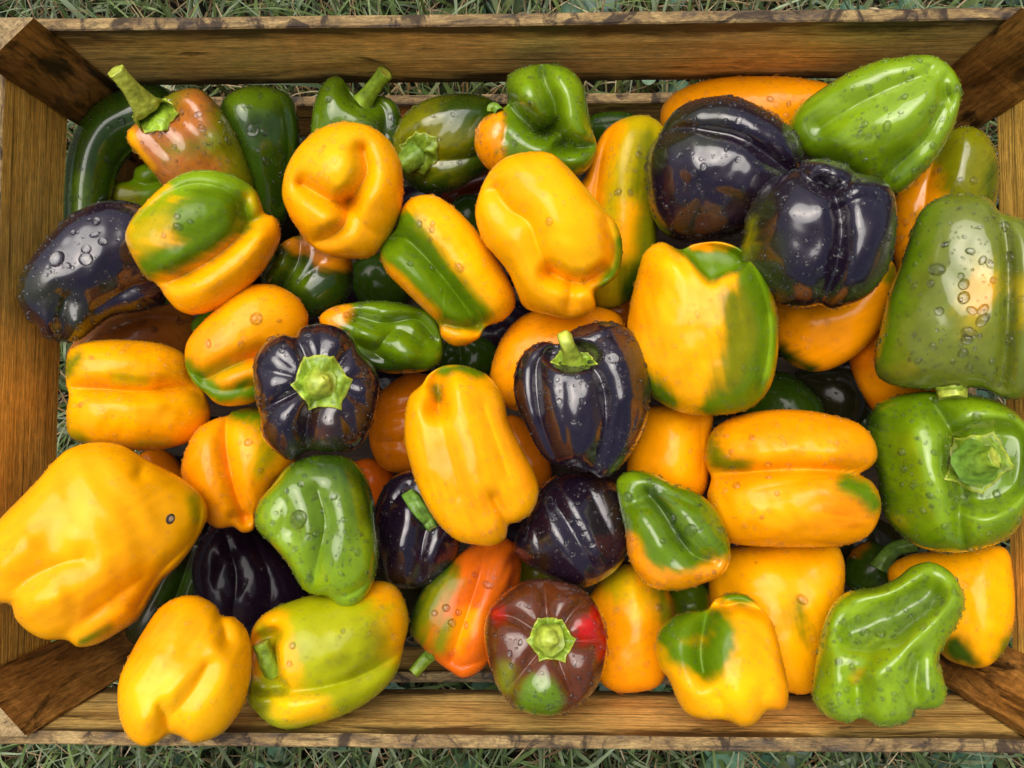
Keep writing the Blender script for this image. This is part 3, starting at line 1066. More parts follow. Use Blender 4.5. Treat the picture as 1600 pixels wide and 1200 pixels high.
deep('dull orange-brown pepper behind the tall yellow central pepper', .118, 'DO', '576,672 584,640 600,608 642,583 684,600 694,682 664,732 610,737 584,712', sculpt=[('590,650 640,640', 9, 7), ('590,690 650,690', 10, 5)])
deep('dim brownish orange pepper resting beneath the lone purple pepper by the end board', .122, 'BR', '104,555 124,525 150,505 190,489 240,476 282,478 306,500 310,535 288,560 240,575 180,580 120,580', wet=.8)  # browner base colour stands in for the shade it lies in

for lab, zz, cc, (gx, gy, gr) in (  # filler peppers added so that the gaps read black
        ('added black filler pepper darkening the gap left of the crumpled green pepper', .062, 'BK', (520, 470, 62)),
        ('added black filler pepper darkening the gap beneath the green-striped orange pepper', .062, 'BK', (770, 520, 66)),
        ('added blackish filler pepper darkening the gap between the calyx-up purple and tall yellow peppers', .062, 'BK', (600, 600, 70)),
        ('added black filler pepper darkening the gap beside the squarish orange pepper', .062, 'BG', (1140, 700, 66)),
        ('added black filler pepper darkening the hollow between the two-lobed orange and big green peppers', .062, 'BK', (1330, 610, 80)),
        ('added black filler pepper darkening the gap below the crosswise yellow-orange pepper', .062, 'BK', (270, 780, 76)),
        ('added blackish filler pepper darkening the gap between the green pepper and hidden purple one', .062, 'BG', (600, 950, 62)),
        ('added black filler pepper darkening the gap below the half-hidden olive-yellow pepper', .062, 'BK', (975, 480, 66)),
        ('added black gap filler below the lone dark green pepper near the hooked one', .062, 'BG', (420, 330, 66)),
        ('added black filler pepper darkening the gap below the glossy streaky one', .062, 'BK', (830, 800, 70)),
        ('added black filler pepper darkening the gap next to the dark stalked pepper', .062, 'BG', (1345, 860, 60)),
        ('added black gap filler deep below the dark olive-green pepper with the torn calyx', .062, 'BK', (680, 340, 66))):
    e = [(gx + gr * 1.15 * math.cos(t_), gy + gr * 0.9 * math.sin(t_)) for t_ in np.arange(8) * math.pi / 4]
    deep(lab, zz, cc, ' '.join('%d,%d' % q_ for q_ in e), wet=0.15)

# ---- along the top plank
curved_pepper('dark green pepper curved like a hook in the corner', .120, 'DG', '120,430,10 130,400,28 134,345,28 139,290,30 152,240,33 180,202,37 225,180,38 262,172,30 285,170,8',
              paint=[('G', '122,345 125,280', 10, 10)])
deep('small olive green pepper end inside the bend of the hooked pepper', .125, 'G', '160,298 166,286 204,282 212,262 240,254 266,268 276,300 258,334 210,340 168,322', paint=[('OL', '165,300 200,310', 16, 12)], sculpt=[('206,282 226,288 250,284', 7, 6)], wet=1.0)
pepper('olive and rusty brown pepper with a long pale stalk', .145, 'OL',
       '199,207 210,194 232,178 258,152 280,141 303,138 322,146 346,172 370,210 386,250 397,302 350,325 300,318 262,298 240,271 215,241 200,223',
       sculpt=[('268,165 305,210 350,290', 16, 7), ('225,200 262,240', 12, 5), ('262,158 280,185', 12, 8), ('300,150 340,210', 22, -6)],
       paint=[('BR', '212,215 235,245 265,285', 26, 16), ('BR', '262,205 300,190 305,160', 30, 15), ('Y', '203,208 212,232 235,262', 8, 6), ('BR', '285,255 320,270', 26, 14)],
       stem=dict(pts=[(243, 184, 2, 27), (231, 171, 14, 19), (208, 143, 38, 12), (191, 123, 52, 10.5), (180, 110, 58, 11)], c0='SL', c1='SL', flute=.09),
       calyx=(243, 180, 33, 6, 6, (1.05, .85), 1.5), drops=[(284, 175, 5), (309, 179, 5)])
pepper('smooth dark green pepper hanging against the top plank, between stalked ones', .125, 'DG',
       '341,178 352,152 374,138 402,134 436,140 459,158 468,200 466,252 456,305 442,350 405,348 388,285 366,232 346,204',
       sculpt=[('372,150 395,240 410,330', 22, -5), ('440,150 450,230 440,320', 14, 5)],
       paint=[('G', '380,150 420,145', 20, 18)], drops=[(394, 203, 9), (413, 206, 6), (415, 252, 6), (389, 167, 4)])
pepper('green pepper with a bent stubby stalk touching the top plank', .130, 'G',
       '486,196 490,166 500,139 515,121 534,121 546,139 562,150 592,149 616,159 627,180 629,207 612,240 560,254 510,246 488,222',
       sculpt=[('546,140 556,158 575,165', 10, 12), ('585,155 600,175 600,210', 9, 9), ('520,140 515,200', 20, -6), ('555,185 565,225', 26, -5)],
       paint=[('DG', '610,190 600,235', 22, 16)],
       stem=dict(pts=[(568, 160, -2, 15), (578, 145, 14, 11), (594, 124, 30, 10), (603, 113, 38, 11)], c0='ST', c1='ST'))
pepper('dark olive-green pepper on its side, torn calyx facing the folded yellow one', .125, 'OL',
       '614,225 618,203 632,180 656,160 692,148 732,146 768,155 792,186 792,232 766,264 736,283 702,299 664,302 640,288 622,258',
       sculpt=[('665,190 700,170 750,170', 20, -6), ('680,250 735,245 780,225', 9, 7), ('640,235', 24, 16), ('670,270 660,295', 9, 6)],
       paint=[('DG', '720,165 780,200 740,270', 34, 22), ('DG', '650,290 690,290', 20, 14)],
       stem=dict(pts=[(654, 242, -4, 21), (642, 250, 10, 17), (630, 258, 18, 15)], c0='SD', c1='ST'),
       calyx=(656, 238, 33, 6, 3, (1, 1), .75))
pepper('knobbly bright green pepper with one orange cheek and deep folds', .158, 'G',
       '741,226 747,196 764,178 784,170 795,158 790,131 801,112 826,103 860,100 890,108 910,131 918,166 925,200 932,228 925,255 905,273 868,276 835,270 800,272 768,268 750,250',
       sculpt=[('846,104 852,130 865,160 867,190 852,203', 9, 22), ('795,162 815,185 842,206 868,206 884,222', 10, 20), ('872,226 900,230 930,226', 8, 16),
               ('885,150 895,200', 26, -8), ('825,148', 32, -20), ('842,238', 26, -14), ('775,215', 26, -8), ('795,170 790,215', 10, 6), ('905,250', 20, -6)],
       paint=[('O', '752,205 762,250', 26, 10), ('O', '780,180 786,262', 8, 8), ('LG', '840,130 890,140 900,190', 22, 18)],
       stem=dict(pts=[(781, 176, 0, 7), (773, 167, 6, 6), (766, 168, 9, 5), (765, 174, 10, 4)], c0='SD', c1='ST'), lump=.6, drops=[(831, 163, 5)])
pepper('olive-yellow long pepper leaning between the large yellow and blackish peppers', .128, 'YO',
       '905,300 915,275 926,240 945,205 975,185 1010,181 1036,199 1042,232 1030,282 1026,332 1026,392 1018,434 992,464 955,482 925,470 905,400',
       sculpt=[('955,200 940,250 930,320', 10, 9), ('985,200 975,280 980,400', 24, -8), ('1010,300 1000,420', 16, 5)],
       paint=[('O', '952,205 930,262 925,320', 20, 12), ('OL', '1012,220 1000,300', 16, 16), ('OL', '1012,330 1010,410 990,440', 26, 16), ('DG', '985,450 1010,430', 16, 14), ('Y', '985,330 975,380', 16, 14)],
       drops=[(998, 242, 6), (965, 300, 5), (985, 301, 5)])
pepper('smooth orange pepper lying along the top plank behind the blackish one', .128, 'O',
       '1032,180 1048,150 1084,131 1130,121 1190,119 1250,122 1304,136 1314,172 1284,214 1200,234 1100,234 1044,214',
       sculpt=[('1060,190 1150,160 1260,150', 26, -4)], drops=[(1204, 155, 5), (1232, 162, 4)])
pepper('big blackish purple two-lobed pepper below the orange one at the top plank', .162, 'BK',
       '1009,275 1014,236 1029,211 1045,185 1070,163 1110,152 1150,152 1190,168 1225,190 1247,216 1254,246 1246,276 1221,312 1190,342 1160,362 1120,374 1078,377 1040,366 1017,330',
       sculpt=[('1034,208 1070,203 1100,206 1156,219 1210,255 1238,270', 10, 15), ('1100,175 1170,190 1220,215', 26, -5), ('1060,260 1140,270 1190,300', 34, -7), ('1130,300 1170,320', 16, 4)],
       paint=[('BG', '1050,190 1120,185', 16, 16), ('BG', '1020,250 1050,220 1110,225', 14, 14), ('BB', '1230,195 1190,175', 8, 8), ('BB', '1030,340 1100,368', 9, 9)],
       drops=[(1084, 269, 6), (1099, 260, 5), (1070, 293, 6), (1134, 188, 4), (1135, 232, 5), (1148, 219, 5), (1093, 291, 4), (1162, 293, 4)])
pepper('large smooth light green pepper in the corner, lying over the top plank', .180, 'LG',
       '1235,190 1254,161 1290,135 1330,112 1370,96 1410,89 1450,86 1476,97 1493,115 1502,141 1497,176 1486,206 1466,241 1440,272 1416,296 1400,303 1370,297 1330,275 1290,258 1250,238 1236,214',
       sculpt=[('1285,200 1350,160 1415,130 1450,118', 15, 10), ('1480,150 1445,215 1395,262 1368,294', 13, 12), ('1330,225 1400,190 1450,150', 32, -9), ('1330,130 1420,105', 22, -6), ('1485,115 1472,130 1482,160', 8, 9), ('1465,98 1452,108', 7, 6), ('1492,135 1480,180', 14, 4)],
       paint=[('G', '1250,200 1300,240 1370,285', 26, 22), ('G', '1390,290 1420,250', 16, 14)],
       drops=[(1386, 197, 6), (1421, 124, 5), (1458, 228, 5), (1347, 237, 4)], wet=.9)
pepper('half orange half olive pepper beside the end board under the light green one', .135, 'OL',
       '1393,305 1420,270 1450,235 1480,207 1510,197 1540,209 1558,245 1560,292 1548,335 1505,385 1452,425 1410,436 1394,385',
       sculpt=[('1470,225 1450,290 1440,380', 14, 7), ('1510,215 1500,280', 22, -6)],
       paint=[('O', '1405,330 1412,420', 34, 12), ('O', '1440,275 1450,340', 26, 16), ('DG', '1550,260 1540,320', 12, 12)])

# ---- the upper half
pepper('dark aubergine-coloured pepper lying alone against the end board', .168, 'BK',
       '27,458 33,430 50,400 75,370 100,345 130,325 165,314 200,315 226,325 252,347 266,400 264,470 245,480 215,489 180,493 152,510 126,530 96,534 66,527 58,510 40,491 28,472',
       sculpt=[('105,465 98,495 100,530', 13, 12), ('60,470 90,458 125,470', 14, 4), ('150,480 200,450 255,430', 13, 9), ('135,420 190,380 240,365', 34, -7), ('75,500', 14, -7), ('120,505', 15, -8), ('200,470 250,455', 12, -4)],
       paint=[('BG', '60,450 85,460 120,490 125,515', 22, 16), ('BG', '40,420 35,460', 9, 9), ('BB', '140,500 200,485', 8, 8)],
       drops=[(90, 405, 11), (134, 405, 9), (135, 390, 7), (151, 347, 7), (160, 378, 6), (116, 364, 5), (107, 415, 5), (123, 345, 5), (124, 343, 4), (152, 442, 4), (122, 313 + 20, 6)], wet=1.2)
pepper('plump pepper, green above and yellow below, overlapping the lone purple one', .178, 'Y',
       '196,370 205,345 225,320 250,295 285,272 325,266 365,275 396,295 408,318 413,333 430,341 438,366 428,396 405,430 375,460 340,482 305,491 280,485 260,465 247,445 225,429 205,396',
       sculpt=[('240,445 280,432 330,405 368,374 385,352 412,334', 11, 14), ('212,348 250,312 300,291 350,300 380,325 384,350', 10, 11), ('290,340 340,310', 30, -8), ('330,445 400,380', 26, -6), ('385,310 375,335', 9, 8), ('230,380 280,400', 20, -4)],
       paint=[('LG', '290,290 330,280 370,300 375,330', 30, 12), ('G', '300,350 350,330', 38, 12), ('G', '240,415 290,395 340,365', 22, 10), ('G', '235,340 290,330', 16, 12), ('LG', '225,345 260,310', 12, 12), ('YO', '214,372 236,356 256,345', 16, 18), ('YO', '390,310 402,330', 8, 8)],
       drops=[(278, 354, 6), (277, 338, 6), (256, 368, 5), (297, 346, 4), (259, 418, 5), (252, 426, 4)])
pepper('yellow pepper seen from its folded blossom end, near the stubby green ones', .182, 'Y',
       '441,302 447,265 465,232 490,208 515,195 545,191 575,197 600,212 618,235 628,265 629,310 620,346 602,376 581,400 550,404 515,400 490,386 468,361 450,331',
       sculpt=[('474,288 500,304 524,315 545,312 562,292 572,266 566,238', 10, 20), ('545,312 540,345 520,366 496,376', 10, 15), ('546,318 566,350 592,366', 11, 8), ('545,318', 14, 14),
               ('530,262', 40, -14), ('512,342', 26, -11), ('590,300', 26, -7), ('478,322 490,350', 22, -5)],
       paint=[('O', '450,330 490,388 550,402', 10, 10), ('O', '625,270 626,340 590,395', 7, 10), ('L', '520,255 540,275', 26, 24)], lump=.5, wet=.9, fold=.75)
pepper('green pepper streaked with orange under the folded yellow one', .125, 'DG',
       '408,437 418,405 440,380 470,367 512,370 543,394 553,430 543,467 517,488 480,498 446,474 420,452',
       sculpt=[('470,375 465,410 440,450', 10, 10), ('500,410 470,440 450,470', 14, 8), ('440,410', 18, -8)],
       paint=[('O', '452,380 462,392', 10, 7), ('O', '500,405 540,408', 11, 7), ('BR', '480,385 510,390', 12, 9), ('G', '430,420 450,410 470,440', 16, 10)])
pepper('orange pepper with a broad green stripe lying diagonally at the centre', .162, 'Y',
       '594,398 600,375 618,358 627,328 645,309 675,305 701,318 731,345 761,381 786,421 803,456 803,481 786,500 760,510 746,530 716,541 691,528 684,505 660,481 630,452 605,426',
       sculpt=[('606,372 640,378 690,430 735,490 748,512', 11, 15), ('640,325 700,380 770,470', 30, -6), ('625,360 612,385', 9, 8), ('620,410 670,460', 20, -6), ('690,503 725,510 757,506', 8, 12)],
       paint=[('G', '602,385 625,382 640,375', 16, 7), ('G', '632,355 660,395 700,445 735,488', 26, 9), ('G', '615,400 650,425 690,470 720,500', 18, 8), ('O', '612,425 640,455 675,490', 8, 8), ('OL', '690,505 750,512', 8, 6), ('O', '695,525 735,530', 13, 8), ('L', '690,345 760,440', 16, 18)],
       drops=[(656, 350, 6), (675, 482 - 65, 6), (717, 418, 7), (676, 445 - 95, 5), (641, 412, 5), (675, 497 - 138, 5), (672, 375, 4)])
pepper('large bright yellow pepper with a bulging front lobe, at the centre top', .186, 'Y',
       '743,335 750,300 765,270 790,247 825,238 860,240 886,260 912,290 941,325 963,350 972,386 966,426 946,445 928,456 930,480 910,495 884,497 850,490 820,480 808,456 795,426 775,400 755,376',
       sculpt=[('775,300 800,330 828,350 845,395 862,425', 15, 12), ('858,424 885,436 915,438 940,425', 9, 18), ('880,345', 62, -16), ('800,380 830,440', 26, -6), ('815,262 850,300', 30, -6), ('892,445 888,492', 7, 10), ('946,345 958,390 942,435', 9, 9), ('752,300 775,296', 8, 7)],
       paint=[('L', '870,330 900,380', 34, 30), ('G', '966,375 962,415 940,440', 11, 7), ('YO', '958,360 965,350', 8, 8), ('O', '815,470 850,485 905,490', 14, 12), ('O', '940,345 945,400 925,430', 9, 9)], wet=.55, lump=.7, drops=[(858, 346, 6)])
pepper('purple two-lobed pepper propped on the blackish one, near the corner', .196, 'BK',
       '1157,402 1160,370 1170,330 1190,295 1215,275 1245,264 1258,252 1290,249 1320,257 1337,270 1370,278 1393,295 1401,335 1398,381 1386,421 1366,451 1340,471 1300,484 1282,476 1260,481 1225,476 1205,461 1180,431',
       sculpt=[('1285,285 1303,310 1313,352 1306,410 1284,474', 10, 17), ('1244,264 1275,290 1310,292 1336,272', 8, 15), ('1310,330 1345,312 1385,318', 8, 6), ('1240,340 1235,420', 36, -9), ('1355,360 1340,430', 32, -8), ('1290,268', 18, -7), ('1340,296', 18, -6), ('1195,330 1180,400', 14, 3)],
       paint=[('BG', '1190,330 1180,390', 22, 14), ('BG', '1220,380 1215,420', 18, 18), ('BB', '1225,470 1265,476', 9, 7), ('BB', '1290,476 1310,470', 10, 8), ('OL', '1178,350 1172,400', 7, 10)],
       drops=[(1299, 282, 8), (1227, 332, 5), (1316, 343, 6), (1313, 397, 5), (1305, 425, 6), (1288, 325, 4), (1352, 330, 4), (1366, 345, 4), (1331, 403, 5)])
pepper('big pale olive-green pepper with short stalk and faint orange blush by the end board', .190, 'GO',
       '1368,562 1378,510 1390,460 1410,410 1425,366 1440,331 1470,310 1510,305 1545,312 1563,334 1600,345 1625,375 1640,450 1642,540 1630,595 1600,620 1565,618 1532,604 1480,606 1440,606 1400,602 1374,588',
       sculpt=[('1556,318 1570,380 1573,450 1571,520 1562,600', 9, 13), ('1480,360 1470,480 1440,560', 46, -6), ('1605,400 1610,560', 24, -6), ('1440,590 1520,592', 12, 3)],
       paint=[('G', '1390,560 1395,480 1440,335', 16, 22), ('YO', '1535,435 1530,480 1522,500', 12, 24), ('O', '1536,445 1530,475', 3, 20), ('YO', '1592,440 1590,500', 8, 14)],
       stem=dict(pts=[(1484, 592, -20, 21), (1486, 606, -2, 19), (1488, 623, 4, 17)], c0='ST', c1='SL'),
       drops=[(1506, 465, 8), (1506, 444, 7), (1516, 393, 6), (1535, 407, 6), (1476, 383, 6), (1464, 421, 10), (1477, 383, 5), (1536, 484, 7), (1535, 500, 8), (1519, 485, 6), (1514, 520, 9), (1511, 530, 7), (1505, 551, 7), (1468, 486, 6), (1423, 561, 6), (1440, 561, 5), (1405, 570, 5), (1432, 575, 5), (1455, 443, 6), (1569, 354, 7), (1577, 400, 7), (1567, 474, 6), (1577, 528, 6), (1482, 347, 5), (1488, 565, 5), (1552, 438, 5), (1555, 575, 6)], wet=.8, flat=.58, lump=.6)
pepper('orange pepper held beneath the purple two-lobed one', .142, 'O',
       '1203,475 1230,460 1290,450 1350,418 1386,403 1402,430 1397,472 1377,512 1347,547 1312,571 1275,581 1240,571 1214,546 1203,507',
       sculpt=[('1250,500 1330,490 1380,440', 24, -5)], paint=[('DG', '1215,548 1270,575', 12, 12), ('OL', '1395,420 1385,440', 8, 8)], wet=.7)
pepper('orange pepper crescent under the big pale green one', .130, 'DO',
       '1326,562 1338,530 1370,508 1422,520 1474,560 1486,602 1444,644 1382,654 1348,618', sculpt=[('1350,560 1390,600', 20, -5)], paint=[('O', '1360,600 1440,610', 18, 14)], wet=.5)
pepper('plump pepper, yellow with a green side and hollow green shoulder', .174, 'Y',
       '981,512 987,470 998,424 1009,394 1034,379 1062,391 1086,382 1126,379 1162,393 1190,420 1208,464 1215,520 1212,572 1198,612 1167,639 1115,648 1066,644 1024,622 997,590 983,555',
       sculpt=[('pit 1062,388 1082,412 1098,434 1112,446 1124,436 1146,428 1164,410 1150,392 1115,380 1085,378', 7, 64), ('1045,420', 26, -10), ('1140,455', 22, -8), ('1168,412 1192,470 1197,540 1182,612', 9, 9), ('1060,440 1060,560', 46, -8), ('1040,390 1060,420', 18, -6), ('1140,480 1140,580', 30, -4)],
       paint=[('G', '1075,388 1110,410 1150,410', 20, 8), ('O', '1085,390 1105,388', 7, 5), ('G', '1175,445 1185,530 1170,600', 30, 9), ('OL', '1145,470 1150,540 1130,610', 22, 14), ('G', '1110,632 1160,620', 22, 10), ('G', '1012,590 1045,625', 14, 9), ('Y', '1085,600 1090,620', 10, 6), ('O', '1000,500 1020,440', 16, 16), ('L', '1060,420 1110,440', 16, 14), ('LG', '1200,500 1195,580', 9, 7), ('G', '1080,392 1096,414 1112,428 1140,414 1150,402', 15, 4), ('O', '1084,386 1104,386', 5, 4), ('Y', '1045,400 1075,425 1100,446', 8, 5)], wet=.85)
pepper('dim orange pepper behind the purple pepper with the upright stalk', .130, 'O',
       '767,588 775,550 790,520 815,495 850,482 890,477 940,481 972,500 980,560 944,624 880,654 820,644 780,628', sculpt=[('800,540 790,600', 24, -5)], wet=.8)
pepper('deep purple ribbed pepper with an upright green stalk, in the middle', .176, 'BK',
       '803,602 808,570 825,545 850,534 872,538 890,519 915,508 945,503 975,511 1000,536 1013,576 1015,622 1009,662 990,701 966,731 941,746 920,736 890,729 860,722 840,701 825,671 808,632',
       sculpt=[('868,540 845,565 842,600 850,660 872,720', 10, 15), ('905,562 935,590 945,640 940,690 925,738', 9, 14), ('915,545 955,525 985,535', 9, 8), ('pit 858,552 884,540 922,546 932,562 905,578 872,574', 10, 34), ('895,610 905,700', 22, -7), ('965,560 980,620', 26, -7), ('822,580 830,650', 16, -6), ('940,520', 20, -6), ('880,600 888,700', 6, 4), ('968,640 955,715', 7, 6), ('995,600 985,680', 8, 4)],
       paint=[('BB', '985,540 1005,600 1000,660', 9, 8), ('BB', '812,600 822,650', 6, 6), ('BB', '925,600 935,680', 4, 4)],
       stem=dict(pts=[(897, 568, -2, 18), (893, 555, 14, 13), (886, 538, 34, 10.5), (882, 526, 46, 11)], c0='ST', c1='SL'),
       calyx=(896, 562, 32, 5, 2, (1.1, .5)),
       drops=[(958, 560, 9), (979, 566, 5), (874, 627, 5), (858, 610, 5), (869, 656, 5), (910, 627, 5), (943, 601, 5), (905, 661, 4), (900, 685, 4), (914, 715, 4), (871, 594, 4)], wet=1.25)
pepper('crumpled green pepper with an orange corner, beside the calyx-up purple one', .142, 'G',
       '499,502 514,482 550,473 600,470 650,479 679,495 691,530 691,560 672,577 640,583 600,582 560,565 528,535',
       sculpt=[('560,495 600,505 650,500 680,530', 11, 13), ('590,545 620,515 660,535', 10, 10), ('600,490 640,487', 12, -6), ('570,520 590,530', 14, -7), ('640,555', 18, -7), ('545,530 600,560', 10, 8)],
       paint=[('O', '508,500 535,490', 14, 8), ('DG', '560,560 640,580', 14, 10)], lump=1.6)
pepper('orange pepper with a green underside leaning on the calyx-up purple one', .163, 'O',
       '289,562 292,535 310,510 335,485 360,460 390,446 425,445 456,458 476,480 481,507 466,535 440,560 418,590 404,624 370,634 340,631 320,613 305,601 293,581',
       sculpt=[('296,580 322,590 360,572 410,552', 10, 14), ('420,475 340,540', 40, -6), ('318,600 350,608 400,600', 9, 8)],
       paint=[('G', '294,572 318,600 345,618 400,610', 15, 8), ('G', '375,600 400,590', 10, 9), ('Y', '420,480 380,500', 26, 26), ('YO', '330,578 380,570', 8, 8)],
       drops=[(400, 498, 9), (376, 538, 5), (326, 487 + 50, 6), (436, 501, 4)])
pepper('dark purple lobed pepper facing up with a pale green six-pointed calyx', .184, 'BK',
       '395,592 398,560 415,535 440,522 461,526 470,512 500,506 530,512 551,528 561,550 581,570 592,596 589,631 579,666 566,691 546,704 512,706 482,704 456,719 430,706 410,681 407,651 399,621',
       sculpt=[('503,597', 46, 12), ('462,524 478,560 490,590', 8, 14), ('500,508 500,560', 6, 5), ('552,535 535,560 515,590', 8, 12), ('588,592 545,595', 7, 9), ('584,650 550,620 520,600', 8, 10), ('560,695 535,650', 7, 8), ('482,706 480,660 495,620', 11, 20), ('402,645 440,625 480,605', 8, 13), ('397,575 440,585 480,595', 6, 5), ('425,548 460,575', 6, 4),
               ('430,555', 18, -5), ('425,600', 18, -5), ('440,665', 20, -5), ('530,665', 22, -5), ('570,610', 16, -5), ('530,535', 16, -5)],
       paint=[('BB', '398,600 412,660 440,710', 8, 8), ('BB', '572,660 550,695', 9, 8), ('BG', '470,690 520,700', 16, 10), ('RB', '505,668', 12, 12), ('BB', '480,650 530,660', 18, 12)],
       calyx=(503, 597, 46, 6, 8), stem=dict(pts=[(501, 598, 2, 27), (502, 597, 14, 21), (506, 594, 22, 12), (509, 590, 27, 6)], c0='ST', c1='SL'),
       drops=[(440, 549, 5), (413, 568, 5), (411, 577, 4), (450, 614, 5), (469, 616, 4), (432, 659, 5), (483, 649, 5), (558, 628, 4)], wet=1.2, thick=.8, back=1.2, fold=.62)
pepper('yellow-orange two-lobed pepper lying crosswise by the end board', .152, 'Y',
       '103,577 108,550 130,536 170,531 220,533 260,540 290,556 300,588 320,616 329,650 311,681 280,696 230,704 180,698 130,692 107,677 104,648 108,618 104,600',
       sculpt=[('106,606 160,608 220,612 280,606 312,612', 9, 14), ('140,565 240,570', 26, -6), ('150,650 260,660', 30, -6), ('180,592 250,602', 12, 4)],
       paint=[('YO', '185,592 225,596', 8, 8), ('OL', '108,665 130,685', 12, 9), ('OL', '108,580 125,560', 9, 10), ('YO', '220,690 260,690', 8, 10), ('Y', '140,640 260,650', 26, 26)],
       drops=[(127, 633, 6), (144, 560, 5), (232, 673, 4)])

# ---- the lower half
pepper('orange-yellow lobed pepper with a green shoulder under the calyx-up purple one', .146, 'O',
       '283,738 292,700 310,670 335,655 355,650 366,642 395,637 422,648 452,690 462,716 447,737 432,752 414,787 399,806 397,827 379,832 364,823 340,825 316,808 298,780',
       sculpt=[('354,652 354,700 366,760 384,812', 9, 12), ('315,690 325,770', 22, -6), ('400,690 400,740', 26, -6), ('364,806 385,806', 6, 8)],
       paint=[('G', '372,650 400,658 415,672', 17, 9), ('Y', '380,690 420,720', 24, 20), ('YO', '400,735 420,700', 10, 14)], drops=[(388, 691, 6), (407, 735, 5)])
pepper('huge smooth yellow pepper with a small dark scar, hanging over the end board', .205, 'Y',
       '0,812 30,781 60,750 85,721 110,701 150,692 190,697 230,720 266,738 300,760 320,785 322,811 306,845 280,881 252,906 236,931 215,966 181,990 150,1006 122,1010 104,999 70,998 45,986 25,966 18,944 0,941 -22,930 -32,890 -20,845',
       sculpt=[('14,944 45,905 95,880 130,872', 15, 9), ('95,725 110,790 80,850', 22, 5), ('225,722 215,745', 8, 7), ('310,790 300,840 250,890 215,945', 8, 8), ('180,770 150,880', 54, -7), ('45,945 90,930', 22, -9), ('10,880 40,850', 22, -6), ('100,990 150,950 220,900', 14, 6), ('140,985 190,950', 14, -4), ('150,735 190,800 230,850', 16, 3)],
       paint=[('G', '128,998 150,985 168,975', 8, 6), ('L', '150,760 120,840', 14, 40), ('YO', '300,780 300,810', 8, 10), ('O', '200,900 150,950', 24, 30)], scar=(266, 811, 9),
       wet=.35, thick=.8, lump=.5)
pepper('glossy green pepper with one very large water drop', .183, 'G',
       '399,811 405,785 425,760 450,730 480,715 520,711 551,720 571,745 583,781 588,830 591,871 584,906 571,931 551,947 530,946 511,931 490,928 470,916 450,881 425,851 405,831',
       sculpt=[('497,770 508,815 500,860 486,925', 11, 9), ('440,775 450,800 430,850', 14, 5), ('460,830', 16, 8), ('540,780 545,880', 34, -7), ('450,760', 24, -6), ('425,840 460,880 478,905', 9, -5), ('512,930 545,925 570,910', 7, 7)],
       paint=[('DG', '520,725 565,760 582,820', 14, 16), ('LG', '430,810 450,870 500,900', 26, 24), ('LG', '560,850 550,930', 20, 20), ('YO', '425,850 450,885', 6, 6), ('DG', '470,720 500,730', 12, 14)],
       drops=[(466, 812, 14), (476, 744, 6), (493, 775, 5), (521, 776, 6), (415, 807, 5), (426, 817, 5), (449, 767, 5), (504, 798, 5), (483, 838, 6), (494, 834, 5), (563, 835, 5), (484, 904, 6), (543, 897, 4), (565, 898, 5), (550, 857, 4)], wet=.9, flat=.66)
pepper('plump yellow pepper leaning over the bottom plank', .218, 'Y',
       '184,1097 187,1060 205,1020 225,985 250,950 280,933 310,932 335,945 346,962 366,965 385,985 393,1022 389,1070 375,1111 346,1146 305,1161 284,1151 265,1147 246,1160 225,1166 205,1155 190,1131',
       sculpt=[('252,1102 262,1122 267,1148', 10, 9), ('275,1110 300,1080 322,1040', 11, 6), ('330,1020 290,1060 248,1102', 16, -7), ('225,1125', 20, -8), ('345,965 352,1000', 9, 8), ('320,1110 350,1050', 26, -6), ('205,1050 220,1010', 18, 5), ('215,1070 240,1030', 20, -4)],
       paint=[('O', '205,1020 260,960', 18, 18), ('L', '260,1060 240,1090', 18, 22), ('L', '330,1080 320,1120', 18, 22)], wet=.4, thick=.85, back=.45)
pepper('yellow-green pepper showing a green stalk in its hollow, resting on the bottom plank', .178, 'LM',
       '387,1092 393,1061 388,1030 391,1000 398,976 420,955 455,940 490,930 530,925 560,915 590,908 616,915 632,940 638,971 631,1006 621,1046 600,1076 560,1106 510,1126 460,1138 430,1135 405,1116',
       sculpt=[('pit 394,996 420,988 438,990 436,1015 440,1050 450,1074 425,1082 400,1078 388,1040', 9, 40), ('448,1078 500,1072 560,1055 625,1020', 9, 10), ('400,975 420,985 435,985', 8, 12), ('500,990 560,980', 50, -9), ('460,1105 520,1100', 24, -7), ('416,965', 16, -5), ('430,1110 425,1085', 9, 5)],
       paint=[('Y', '575,925 620,945 615,1000', 24, 20), ('O', '395,990 400,1050', 9, 8), ('Y', '420,965 440,980', 14, 12), ('Y', '445,1010 460,1060', 12, 12), ('OL', '540,1030 590,1000', 10, 34), ('L', '450,1110 500,1105', 16, 16), ('OL', '400,1080 410,1100', 10, 10)],
       stem=dict(pts=[(428, 1050, 0, 13), (420, 1036, 14, 12), (413, 1018, 24, 11), (408, 1005, 30, 12)], c0='ST', c1='ST'),
       drops=[(457, 1009, 6), (452, 1037, 5), (536, 986, 4)])
pepper('blackish purple pepper half hidden under the tall yellow one, its calyx showing', .138, 'BK',
       '587,792 600,760 625,740 662,735 704,760 720,822 714,868 692,902 650,919 610,912 590,872 582,832',
       sculpt=[('640,760 660,790 680,810', 14, 9), ('625,850 640,800', 18, -8), ('670,870 690,830', 16, -7), ('655,900 660,850 668,815', 9, 11), ('605,800 625,775', 9, 7)],
       paint=[('BB', '610,900 640,910', 9, 8)],
       stem=dict(pts=[(640, 775, 2, 12), (652, 792, 5, 13), (668, 812, 5, 11), (676, 826, 2, 8)], c0='SD', c1='SD', flute=.14), wet=.9)
